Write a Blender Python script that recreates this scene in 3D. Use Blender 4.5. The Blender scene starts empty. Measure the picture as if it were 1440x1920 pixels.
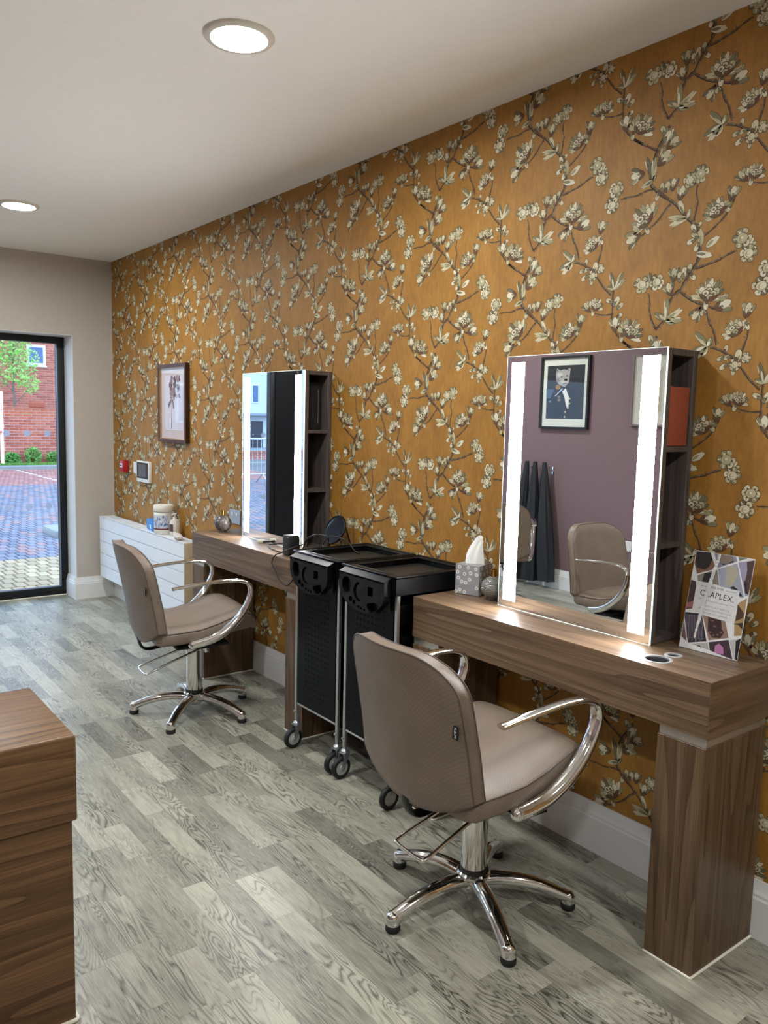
import bpy, bmesh, math, random
from mathutils import Vector, Matrix
# ------------------------------------------------------------------ camera, world, exposure
sc = bpy.context.scene
col = sc.collection
cam_d = bpy.data.cameras.new('camera'); cam = bpy.data.objects.new('camera', cam_d); col.objects.link(cam)
sc.camera = cam
FPX = 1517.1
cam_d.sensor_fit = 'VERTICAL'; cam_d.sensor_height = 32.0; cam_d.sensor_width = 24.0
cam_d.lens = FPX / 1920.0 * 32.0
cam_d.clip_start = 0.05; cam_d.clip_end = 300
def _cam():
    ya, pi, ro = (math.radians(a) for a in (37.652, -6.510, 1.402))
    F = Vector((math.sin(ya) * math.cos(pi), math.cos(ya) * math.cos(pi), math.sin(pi)))
    R = Vector((math.cos(ya), -math.sin(ya), 0)); U = R.cross(F)
    R2 = math.cos(ro) * R + math.sin(ro) * U; U2 = -math.sin(ro) * R + math.cos(ro) * U
    M = Matrix((( R2.x, U2.x, -F.x, -2.280), (R2.y, U2.y, -F.y, 0.0), (R2.z, U2.z, -F.z, 1.5), (0, 0, 0, 1)))
    cam.matrix_world = M
_cam()
W = bpy.data.worlds.new('overcast_sky'); sc.world = W; W.use_nodes = True
bgn = W.node_tree.nodes['Background']
bgn.inputs['Color'].default_value = (0.50, 0.72, 1.0, 1); bgn.inputs['Strength'].default_value = 3.9
sc.view_settings.view_transform = 'Standard'; sc.view_settings.look = 'None'
sc.view_settings.exposure = 0.25; sc.view_settings.gamma = 1.0; sc.view_settings.use_curve_mapping = False
DOWNLIGHT = 375.0      # radiance of the ceiling diffusers
STRIP = 41.0           # radiance of the mirror strips

# ------------------------------------------------------------------ geometry helpers
R = math.radians
def lerp(a, b, t): return a + (b - a) * t
class MB:
    def __init__(s): s.v = []; s.f = []; s.c = []; s.cur = None
    def face(s, ids):
        s.f.append(tuple(ids)); s.c.append(s.cur)
    def add(s, vs, fs):
        o = len(s.v); s.v += [tuple(p) for p in vs]
        for f in fs: s.face([i + o for i in f])
        return s
    def box(s, x0, x1, y0, y1, z0, z1):
        x0, x1 = sorted((x0, x1)); y0, y1 = sorted((y0, y1)); z0, z1 = sorted((z0, z1))
        return s.add([(x0,y0,z0),(x1,y0,z0),(x1,y1,z0),(x0,y1,z0),(x0,y0,z1),(x1,y0,z1),(x1,y1,z1),(x0,y1,z1)],
                     [(0,3,2,1),(4,5,6,7),(0,1,5,4),(1,2,6,5),(2,3,7,6),(3,0,4,7)])
    def bbox(s, x0, x1, y0, y1, z0, z1, b=0.004, seg=2):
        bm = bmesh.new(); bmesh.ops.create_cube(bm, size=1)
        for v in bm.verts: v.co = Vector((lerp(x0,x1,v.co.x+.5), lerp(y0,y1,v.co.y+.5), lerp(z0,z1,v.co.z+.5)))
        bmesh.ops.bevel(bm, geom=bm.edges[:], offset=b, segments=seg, affect='EDGES', profile=0.5)
        bm.verts.index_update(); s.add([v.co for v in bm.verts], [[v.index for v in f.verts] for f in bm.faces]); bm.free(); return s
    def cyl(s, p0, p1, r0, r1=None, n=20, cap=True):
        r1 = r0 if r1 is None else r1
        return s.tube([p0, p1], [r0, r1], n, cap)
    def tube(s, path, rad, n=12, cap=True, side=None, closed=False):
        """path of points; rad: float, list of floats, or list of (a, b) half axes (a along the frame normal, b along the side axis)"""
        P = [Vector(p) for p in path]; m = len(P)
        if not isinstance(rad, (list, tuple)): rad = [rad] * m
        o = len(s.v); prev = Vector(side) if side else None
        for i, p in enumerate(P):
            if closed: t = (P[(i+1) % m] - P[i-1]).normalized()
            else: t = (P[min(i+1, m-1)] - P[max(i-1, 0)]).normalized()
            if prev is None:
                prev = t.orthogonal().normalized()
            b = (prev - t * prev.dot(t)).normalized(); a = b.cross(t)
            if side is None: prev = b
            ra, rb = (rad[i], rad[i]) if not isinstance(rad[i], (tuple, list)) else rad[i]
            for k in range(n):
                th = 2 * math.pi * k / n
                q = p + a * (ra * math.cos(th)) + b * (rb * math.sin(th)); s.v.append(tuple(q))
        for i in range(m if closed else m - 1):
            j = (i + 1) % m
            for k in range(n):
                k2 = (k + 1) % n
                s.face((o+i*n+k, o+j*n+k, o+j*n+k2, o+i*n+k2))
        if cap and not closed:
            s.face([o + k for k in range(n)]); s.face([o + (m-1)*n + k for k in range(n-1, -1, -1)])
        return s
    def lathe(s, prof, n=28, c=(0,0,0), axis='z', caps=True):
        """prof: list of (r, h)"""
        o = len(s.v)
        for r, h in prof:
            for k in range(n):
                th = 2 * math.pi * k / n; x, y = r * math.cos(th), r * math.sin(th)
                q = {'z': (x, y, h), 'y': (x, h, y), 'x': (h, x, y)}[axis]
                s.v.append((c[0]+q[0], c[1]+q[1], c[2]+q[2]))
        for i in range(len(prof) - 1):
            for k in range(n):
                k2 = (k+1) % n; f = (o+i*n+k, o+i*n+k2, o+(i+1)*n+k2, o+(i+1)*n+k)
                s.face(f)
        if caps and prof[0][0] > 1e-5: s.face([o+k for k in range(n-1,-1,-1)])
        if caps and prof[-1][0] > 1e-5: s.face([o+(len(prof)-1)*n+k for k in range(n)])
        return s
    def prism(s, poly, h0, h1, axis='z'):
        n = len(poly)
        def q(a, b, h): return {'z': (a,b,h), 'y': (a,h,b), 'x': (h,a,b)}[axis]
        return s.add([q(a,b,h0) for a,b in poly] + [q(a,b,h1) for a,b in poly],
                     [tuple(range(n-1,-1,-1)), tuple(range(n, 2*n))] + [(i,(i+1)%n,n+(i+1)%n,n+i) for i in range(n)])
    def poly(s, pts): return s.add(pts, [tuple(range(len(pts)))])
    def mesh(s, name, smooth=None, fix=True):
        me = bpy.data.meshes.new(name); me.from_pydata(s.v, [], s.f); me.update()
        if any(c is not None for c in s.c):
            ca = me.color_attributes.new('print', 'FLOAT_COLOR', 'CORNER'); data = []
            for f, c in zip(s.f, s.c): data += list((c or (1,1,1)) + (1,) if c is None or len(c) == 3 else c) * len(f)
            ca.data.foreach_set('color', data)
        if fix:
            bm = bmesh.new(); bm.from_mesh(me); bmesh.ops.recalc_face_normals(bm, faces=bm.faces[:]); bm.to_mesh(me); bm.free()
        if smooth:
            me.polygons.foreach_set('use_smooth', [True] * len(me.polygons)); me.set_sharp_from_angle(angle=R(smooth))
        return me
    def build(s, name, m, parent=None, smooth=None, fix=True):
        return link(name, s.mesh(name, smooth, fix), m, parent)
def link(name, me, m, parent=None):
    o = bpy.data.objects.new(name, me); col.objects.link(o)
    if m and not me.materials: me.materials.append(m)
    if parent: o.parent = parent
    return o
def empty(name, loc=(0,0,0), rz=0.0):
    o = bpy.data.objects.new(name, None); col.objects.link(o); o.location = loc; o.rotation_euler = (0,0,rz); o.empty_display_size = 0.05
    return o
def tag(o, label, cat, group=None):
    o['label'] = label; o['category'] = cat
    if group: o['group'] = group
    return o
def struct(o): o['kind'] = 'structure'; return o
def stuff(o): o['kind'] = 'stuff'; return o
def copy_tree(o, parent=None):
    c = o.copy(); col.objects.link(c); c.parent = parent
    for ch in list(o.children): copy_tree(ch, c)
    return c
def circle(cx, cy, r, n=24, ry=None, a0=0, a1=360):
    ry = r if ry is None else ry
    full = abs(a1 - a0) >= 360
    m = n if full else n - 1
    return [(cx + r*math.cos(R(lerp(a0,a1,k/m))), cy + ry*math.sin(R(lerp(a0,a1,k/m)))) for k in range(n)]
def holed(outer, holes, h0, h1, place):
    """solid plate: outline with holes, thickness h0..h1; place(a, b, h) -> xyz; returns an MB"""
    cu = bpy.data.curves.new('tmp', 'CURVE'); cu.dimensions = '2D'; cu.fill_mode = 'BOTH'
    for lp in [outer] + holes:
        sp = cu.splines.new('POLY'); sp.points.add(len(lp) - 1); sp.use_cyclic_u = True
        for p, (a, b) in zip(sp.points, lp): p.co = (a, b, 0, 1)
    cu.extrude = 0.5
    ob = bpy.data.objects.new('tmp', cu); col.objects.link(ob)
    me = bpy.data.meshes.new_from_object(ob.evaluated_get(bpy.context.evaluated_depsgraph_get()))
    m = MB(); m.add([place(v.co.x, v.co.y, lerp(h0, h1, v.co.z + .5)) for v in me.vertices], [tuple(p.vertices) for p in me.polygons])
    bpy.data.objects.remove(ob); bpy.data.curves.remove(cu); bpy.data.meshes.remove(me)
    bm = bmesh.new()
    vs = [bm.verts.new(v) for v in m.v]
    for f in m.f:
        try: bm.faces.new([vs[i] for i in f])
        except ValueError: pass
    bmesh.ops.remove_doubles(bm, verts=bm.verts[:], dist=1e-6); bm.verts.index_update()
    r = MB(); r.add([v.co for v in bm.verts], [[v.index for v in f.verts] for f in bm.faces]); bm.free()
    return r
def text_mb(txt, size, place, depth=0.0002, align='CENTER', space=1.0):
    cu = bpy.data.curves.new('tmp', 'FONT'); cu.body = txt; cu.size = size; cu.align_x = align; cu.space_character = space
    cu.extrude = 0.5
    ob = bpy.data.objects.new('tmp', cu); col.objects.link(ob)
    me = bpy.data.meshes.new_from_object(ob.evaluated_get(bpy.context.evaluated_depsgraph_get()))
    m = MB(); m.add([place(v.co.x, v.co.y, depth * (v.co.z + .5)) for v in me.vertices], [tuple(p.vertices) for p in me.polygons])
    bpy.data.objects.remove(ob); bpy.data.curves.remove(cu); bpy.data.meshes.remove(me)
    return m
def spline(pts, n=6):
    P = [Vector(p) for p in pts]; out = []
    for i in range(len(P) - 1):
        p0 = P[max(i-1,0)]; p1 = P[i]; p2 = P[i+1]; p3 = P[min(i+2,len(P)-1)]
        for k in range(n):
            t = k / n
            out.append(0.5*((2*p1) + (p2-p0)*t + (2*p0-5*p1+4*p2-p3)*t*t + (3*p1-p0-3*p2+p3)*t**3))
    return out + [P[-1]]

# ------------------------------------------------------------------ materials
def L(r, g=None, b=None):
    if g is None: r, g, b = r
    return tuple((c/255/12.92 if c/255 <= .04045 else ((c/255+.055)/1.055)**2.4) for c in (r, g, b))
class NT:
    def __init__(s, name):
        s.m = bpy.data.materials.new(name); s.m.use_nodes = True; s.t = s.m.node_tree; s.n = s.t.nodes; s.b = s.n['Principled BSDF']
    def node(s, typ, **kw):
        n = s.n.new(typ)
        for k, v in kw.items():
            if k.startswith('i_'):
                key = k[2:]; key = int(key) if key.isdigit() else key.replace('_', ' ')
                s.set(n.inputs[key], v)
            else: setattr(n, k, v)
        return n
    def set(s, sock, v):
        if isinstance(v, bpy.types.NodeSocket): s.t.links.new(v, sock)
        elif isinstance(v, bpy.types.Node): s.t.links.new(v.outputs[0], sock)
        else:
            if sock.type == 'RGBA' and len(v) == 3: v = tuple(v) + (1,)
            sock.default_value = v
    def math(s, op, a, b=None, c=None):
        n = s.n.new('ShaderNodeMath'); n.operation = op; s.set(n.inputs[0], a)
        if b is not None: s.set(n.inputs[1], b)
        if c is not None: s.set(n.inputs[2], c)
        return n.outputs[0]
    def mix(s, f, a, b, mode='MIX'):
        n = s.n.new('ShaderNodeMix'); n.data_type = 'RGBA'; n.blend_type = mode
        s.set(n.inputs[0], f); s.set(n.inputs[6], a); s.set(n.inputs[7], b); return n.outputs[2]
    def ramp(s, f, *stops):
        n = s.n.new('ShaderNodeValToRGB'); e = n.color_ramp.elements
        while len(e) < len(stops): e.new(0.5)
        for el, (p, c) in zip(e, stops):
            el.position = p; el.color = tuple(c) + (1,) if len(c) == 3 else c
        s.set(n.inputs[0], f); return n.outputs[0]
    def noise(s, vec, scale, detail=3, rough=.5, dist=0):
        n = s.n.new('ShaderNodeTexNoise'); s.set(n.inputs['Vector'], vec); n.inputs['Scale'].default_value = scale
        n.inputs['Detail'].default_value = detail; n.inputs['Roughness'].default_value = rough; n.inputs['Distortion'].default_value = dist
        return n.outputs[0]
    def coord(s, kind='Object', scale=(1,1,1), loc=(0,0,0), rot=(0,0,0)):
        c = s.n.new('ShaderNodeTexCoord'); m = s.n.new('ShaderNodeMapping'); s.t.links.new(c.outputs[kind], m.inputs[0])
        m.inputs['Scale'].default_value = scale; m.inputs['Location'].default_value = loc; m.inputs['Rotation'].default_value = rot
        return m.outputs[0]
    def bump(s, h, strength=.3, dist=.002):
        n = s.n.new('ShaderNodeBump'); n.inputs['Strength'].default_value = strength; n.inputs['Distance'].default_value = dist
        s.set(n.inputs['Height'], h); s.t.links.new(n.outputs[0], s.b.inputs['Normal'])
    def p(s, **kw):
        for k, v in kw.items(): s.set(s.b.inputs[k.replace('_', ' ')], v)
        return s.m
MATS = {}
def pm(name, rgb, rough=.5, metal=0.0, var=.06, scale=30, bump=0.0, spec=.5, coat=0.0):
    """plain procedural material: colour with a little noise in it"""
    if name in MATS: return MATS[name]
    t = NT(name); c = L(rgb); co = t.coord('Object')
    nz = t.noise(co, scale, 3)
    lo = tuple(x * (1 - var) for x in c); hi = tuple(min(1, x * (1 + var)) for x in c)
    t.p(Base_Color=t.ramp(nz, (.3, lo), (.7, hi)), Roughness=rough, Metallic=metal)
    t.b.inputs['Specular IOR Level'].default_value = spec
    if coat: t.p(Coat_Weight=coat, Coat_Roughness=.08)
    if bump: t.bump(nz, bump, .001)
    MATS[name] = t.m; return t.m
def emit(name, rgb, strength):
    t = NT(name); nz = t.noise(t.coord('Object'), 4, 1)
    c = L(rgb)
    t.p(Base_Color=(.8,.8,.8), Emission_Color=t.ramp(nz, (0, c), (1, tuple(min(1, x*1.02) for x in c))), Emission_Strength=strength); return t.m
def wood(name, axis, base, dark, light, rough=.38, scale=1.0, bump=.05):
    """walnut style laminate, grain along the given axis"""
    t = NT(name); sx = {'x': (.05,1,1), 'y': (1,.05,1), 'z': (1,1,.05)}[axis]; sf = {'x': (.02,1,1), 'y': (1,.02,1), 'z': (1,1,.02)}[axis]
    co = t.coord('Object', tuple(a*scale for a in sx)); cf = t.coord('Object', tuple(a*scale for a in sf))
    n1 = t.noise(co, 5.5, 2, .45, .15)
    w = t.math('MULTIPLY', n1, 15.0); w = t.math('FRACT', w); 
    w = t.math('POWER', w, 2.2)
    f = t.noise(cf, 260, 2, .7); f2 = t.noise(cf, 70, 4, .7)
    g = t.math('ADD', t.math('MULTIPLY', w, .22), t.math('ADD', t.math('MULTIPLY', f, .44), t.math('MULTIPLY', f2, .46)))
    t.p(Base_Color=t.ramp(g, (.34, L(light)), (.54, L(base)), (.82, L(dark))), Roughness=rough)
    t.b.inputs['Specular IOR Level'].default_value = .3
    t.bump(g, bump, .0006); return t.m
def glassy(name, tint=(1,1,1), gloss=.06, rough=0.0):
    t = NT(name); tr = t.node('ShaderNodeBsdfTransparent', i_Color=tint); gl = t.node('ShaderNodeBsdfGlossy', i_Roughness=rough)
    ge = t.node('ShaderNodeNewGeometry'); dt = t.node('ShaderNodeVectorMath', operation='DOT_PRODUCT'); t.set(dt.inputs[0], ge.outputs['Incoming']); t.set(dt.inputs[1], ge.outputs['Normal'])
    sch = t.math('MULTIPLY_ADD', t.math('POWER', t.math('SUBTRACT', 1.0, t.math('ABSOLUTE', dt.outputs['Value'])), 5.0), .96, .02)
    nz = t.noise(t.coord('Object'), 3, 1)
    mx = t.node('ShaderNodeMixShader'); t.set(mx.inputs[0], t.math('MULTIPLY', t.math('ADD', sch, gloss - .04), t.math('MULTIPLY_ADD', nz, .05, .97)))
    t.t.links.new(tr.outputs[0], mx.inputs[1]); t.t.links.new(gl.outputs[0], mx.inputs[2])
    t.t.links.new(mx.outputs[0], t.n['Material Output'].inputs[0]); return t.m
# ------------------------------------------------------------------ shared materials
chrome = NT('polished_chrome'); _n = chrome.noise(chrome.coord('Object'), 60, 2)
chrome.p(Base_Color=(.78,.77,.75), Metallic=1.0, Roughness=chrome.math('MULTIPLY_ADD', _n, .06, .05)); chrome = chrome.m
alu = pm('brushed_aluminium', (190,190,186), .35, .9, .05, 80)
black_plastic = pm('black_plastic', (5,5,6), .36, 0, .1, 40, 0, .26)
black_panel = pm('black_panel_plastic', (4,5,6), .35, 0, .1, 40, .03, .12)
rubber = pm('black_rubber', (18,18,18), .6, 0, .1, 60)
matte_black = pm('matte_black', (12,12,12), .7, 0, .1, 30)
white_paint = pm('white_gloss_paint', (226,224,220), .35, 0, .02, 12)
white_plastic = pm('white_plastic', (228,226,222), .4, 0, .02, 20)
gold = pm('gold_metal', (205,165,80), .22, 1.0, .05, 40)
wal_y = wood('walnut_laminate_along', 'y', (102,80,60), (62,47,34), (126,102,79))
wal_x = wood('walnut_laminate_across', 'x', (102,80,60), (62,47,34), (126,102,79))
wal_z = wood('walnut_laminate_upright', 'z', (92,71,51), (56,42,29), (114,91,67))
cab_z = wood('cabinet_laminate_shaded', 'z', (80,70,66), (54,46,43), (100,88,82))  # shade on the cabinet boards put into this darker grey-brown
rec_x = wood('reception_walnut', 'x', (98,70,45), (56,38,23), (126,94,63))
sealant = pm('white_sealant', (236,230,214), .5, 0, .03, 40)
steel_band = pm('satin_steel_band', (196,190,182), .28, .8, .04, 60)
ring_steel = pm('bright_steel_ring', (226,226,224), .25, .6, .03, 60)
t = NT('silvered_mirror'); _n = t.noise(t.coord('Object'), 2, 1)
t.p(Base_Color=t.ramp(_n, (0,(.86,.88,.88)), (1,(.88,.9,.9))), Metallic=1.0, Roughness=.0); mirror_m = t.m
led_m = emit('led_diffuser_strip', (250,251,255), STRIP)
edge_m = emit('lit_glass_edge', (225,250,235), 1.1)  # glow of light leaking through the glass edges, set as emission
t = NT('flat_print'); _a = t.node('ShaderNodeAttribute', attribute_name='print'); _n = t.noise(t.coord('Object'), 220, 2)
t.p(Base_Color=t.mix(t.math('MULTIPLY', _n, .25), _a.outputs['Color'], (.3,.24,.15), 'MULTIPLY'), Roughness=.75); print_m = t.m
t = NT('gloss_print'); _a = t.node('ShaderNodeAttribute', attribute_name='print'); _n = t.noise(t.coord('Object', (1,1,1)), 90, 3)
t.p(Base_Color=t.mix(t.math('MULTIPLY', _n, .3), _a.outputs['Color'], (.4,.35,.33), 'MULTIPLY'), Roughness=.3); gloss_print_m = t.m
_t = NT('frosted_dot_film'); _tr = _t.node('ShaderNodeBsdfTranslucent', i_Color=_t.ramp(_t.noise(_t.coord('Object'), 40, 2), (0, (.50,.48,.50)), (1, (.53,.51,.53)))); _tp = _t.node('ShaderNodeBsdfTransparent'); _mx = _t.node('ShaderNodeMixShader', i_0=.3)
_t.t.links.new(_tr.outputs[0], _mx.inputs[1]); _t.t.links.new(_tp.outputs[0], _mx.inputs[2]); _t.t.links.new(_mx.outputs[0], _t.n['Material Output'].inputs[0]); frost_m = _t.m
window_glass = glassy('window_glass', (.97,.985,1.0), .05)
picture_glass = glassy('picture_glass', (1,1,1), .035)

# ------------------------------------------------------------------ the room
H = 2.69; D = 6.58; XL = -3.79; YB = -2.0; OX0 = -3.45; OX1 = -0.31; OZ = 2.095
# wallpapered wall
t = NT('ochre_wallpaper'); co = t.coord('Object')
n1 = t.noise(t.coord('Object', (1,1,.55)), 7, 4, .62, .4); n2 = t.noise(t.coord('Object', (1,1,.3)), 70, 3, .6); n3 = t.noise(co, 700, 1)
g = t.math('ADD', t.math('MULTIPLY', n1, .55), t.math('MULTIPLY', n2, .45))
t.p(Base_Color=t.ramp(g, (.32, L(134,91,25)), (.5, L(154,106,34)), (.68, L(172,122,48))), Roughness=.62)
t.bump(t.math('ADD', n3, t.math('MULTIPLY', n2, .5)), .12, .0008); paper = t.m
wall_right = struct(MB().box(0, .12, YB, D + .3, 0, H).build('wall_right', paper))
greige = pm('greige_wall_paint', (186,176,164), .7, 0, .015, 40, .05)
ceil_m = pm('white_ceiling_paint', (246,242,237), .8, 0, .01, 25, .04)
mauve = pm('mauve_wall_paint', (122,98,101), .7, 0, .015, 40, .05)
struct(MB().prism([(XL,0),(OX0,0),(OX0,OZ),(OX1,OZ),(OX1,0),(-.0005,0),(-.0005,H),(XL,H)], D, D + .30, 'y').build('wall_far', greige))
struct(MB().box(XL - .12, XL, YB, D + .3, 0, H).build('wall_left', mauve))
struct(MB().box(XL - .12, .12, YB - .12, YB, 0, H).build('wall_back', greige))
struct(MB().box(XL - .12, .12, YB - .12, D + .3, H, H + .1).build('ceiling', ceil_m))
# white lining of the window opening
lin = MB().box(OX1 - .004, OX1, D + .003, D + .299, 0, OZ)
struct(lin.build('trim_1', white_paint))
struct(MB().box(OX0, OX1 - .004, D + .003, D + .299, OZ - .004, OZ).build('trim_2', white_paint))
prof = [(0,0),(-.020,0),(-.020,.122),(-.0165,.128),(-.0165,.136),(-.012,.146),(-.008,.164),(-.006,.175),(0,.175)]
def skirting(name, runs):
    m = MB()
    for axis, at, sgn, a, b in runs:
        if axis == 'y': m.prism([(at + sgn*x, z) for x, z in prof], a, b, 'y')
        else: m.prism([(at + sgn*x, z) for x, z in prof], a, b, 'x')
    return struct(m.build(name, white_paint))
skirting('baseboard_right', [('y', 0, 1, YB, D)])
skirting('baseboard_left', [('y', XL, -1, YB, D)])
skirting('baseboard_far', [('x', D, 1, OX1 - .02, -.021)])
skirting('baseboard_reveal', [('y', OX1 - .004, 1, D - .0, D + .215)])

# floor: base slab and strips
t = NT('grey_oak_strip'); at = t.node('ShaderNodeAttribute', attribute_name='print'); sep = t.node('ShaderNodeSeparateColor'); t.set(sep.inputs[0], at.outputs['Color'])
geo = t.node('ShaderNodeNewGeometry')
comb = t.node('ShaderNodeCombineXYZ', i_0=t.math('MULTIPLY', sep.outputs[1], 40), i_1=t.math('MULTIPLY', sep.outputs[2], 40))
va = t.node('ShaderNodeVectorMath', operation='ADD'); t.set(va.inputs[0], geo.outputs['Position']); t.set(va.inputs[1], comb)
def stretch(vec, sx, sy):
    n = t.node('ShaderNodeVectorMath', operation='MULTIPLY'); t.set(n.inputs[0], vec); n.inputs[1].default_value = (sx, sy, 1); return n.outputs[0]
nA = t.noise(stretch(va.outputs[0], 1, .13), 13, 2, .5, .5)
rings = t.math('FRACT', t.math('MULTIPLY', nA, t.math('MULTIPLY_ADD', sep.outputs[1], 22, 16)))
rings = t.math('POWER', t.math('ABSOLUTE', t.math('SUBTRACT', t.math('MULTIPLY', rings, 2), 1)), 2.6)
mask = t.noise(stretch(va.outputs[0], 1, .3), 6, 2); mask = t.ramp(mask, (.38, (0,0,0)), (.6, (1,1,1)))
fine = t.noise(stretch(va.outputs[0], 1, .05), 260, 3, .7); mid = t.noise(stretch(va.outputs[0], 1, .12), 60, 3, .6); speck = t.noise(geo.outputs['Position'], 420, 2, .6)
tone = t.math('MULTIPLY_ADD', sep.outputs[0], .42, .30)
gsum = t.math('ADD', tone, t.math('MULTIPLY', t.math('MULTIPLY', rings, mask), -.50))
gsum = t.math('ADD', gsum, t.math('MULTIPLY_ADD', fine, .62, -.31)); gsum = t.math('ADD', gsum, t.math('MULTIPLY_ADD', mid, .36, -.18)); gsum = t.math('ADD', gsum, t.math('MULTIPLY_ADD', speck, .12, -.06))
t.p(Base_Color=t.ramp(gsum, (.0, L(70,67,60)), (.35, L(130,126,112)), (.65, L(174,169,151)), (1.0, L(204,199,180))), Roughness=t.math('MULTIPLY_ADD', fine, .15, .28))
t.bump(fine, .08, .0005); plank_m = t.m
floor = struct(MB().box(XL, 0, YB, D + .29, -.08, -.003).build('floor', pm('floor_screed', (70,68,64), .8)))
camM = cam.matrix_world.inverted()
def pix(p):
    q = camM @ Vector(p)
    if q.z > -.05: return None
    return (720 + FPX*q.x/-q.z, 960 - FPX*q.y/-q.z, -q.z)
rnd = random.Random(5)
PW = .0790; planks = []
ix = 0
x = -1.365 + PW * 18
while x > XL:
    x0 = max(x - PW, XL); x1 = min(x, 0.0); x -= PW; ix += 1
    if x1 - x0 < .004: continue
    y = YB - rnd.random() * .34
    while y < D + .29:
        ln = .335 + rnd.choice((-.08, 0, 0, .07, 0, .14)); y0 = max(y, YB); y1 = min(y + ln, D + .29); y += ln
        if y1 - y0 < .01: continue
        cx, cy = (x0+x1)/2, (y0+y1)/2
        if (cx < OX0 or cx > OX1 - .02):
            if y0 > D - .005: continue
            y1 = min(y1, D); cy = (y0+y1)/2
        c = (min(1, max(0, rnd.gauss(.5, .24))), rnd.random(), rnd.random())
        q = pix((cx, cy, 0)); vis = q and -60 < q[0] < 1500 and 1080 < q[1] < 1990
        planks.append((q[2] if vis else 99 + cy, x0, x1, y0, y1, c))
planks.sort(key=lambda a: a[0])
def plank_mb(m, x0, x1, y0, y1, c):
    g = .00012; e = .0003; m.cur = c
    a, b, d, f = x0+g, x1-g, y0+g, y1-g
    m.add([(a,d,-.003),(b,d,-.003),(b,f,-.003),(a,f,-.003),(a,d,-e),(b,d,-e),(b,f,-e),(a,f,-e),(a+e,d+e,0),(b-e,d+e,0),(b-e,f-e,0),(a+e,f-e,0)],
          [(0,1,5,4),(1,2,6,5),(2,3,7,6),(3,0,4,7),(4,5,9,8),(5,6,10,9),(6,7,11,10),(7,4,8,11),(8,9,10,11)])
for q in planks[:300]:
    m = MB(); plank_mb(m, *q[1:]); m.build('plank', plank_m, floor, fix=False)
m = MB()
for q in planks[300:]: plank_mb(m, *q[1:])
stuff(m.build('plank_field', plank_m, floor, fix=False))

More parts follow.
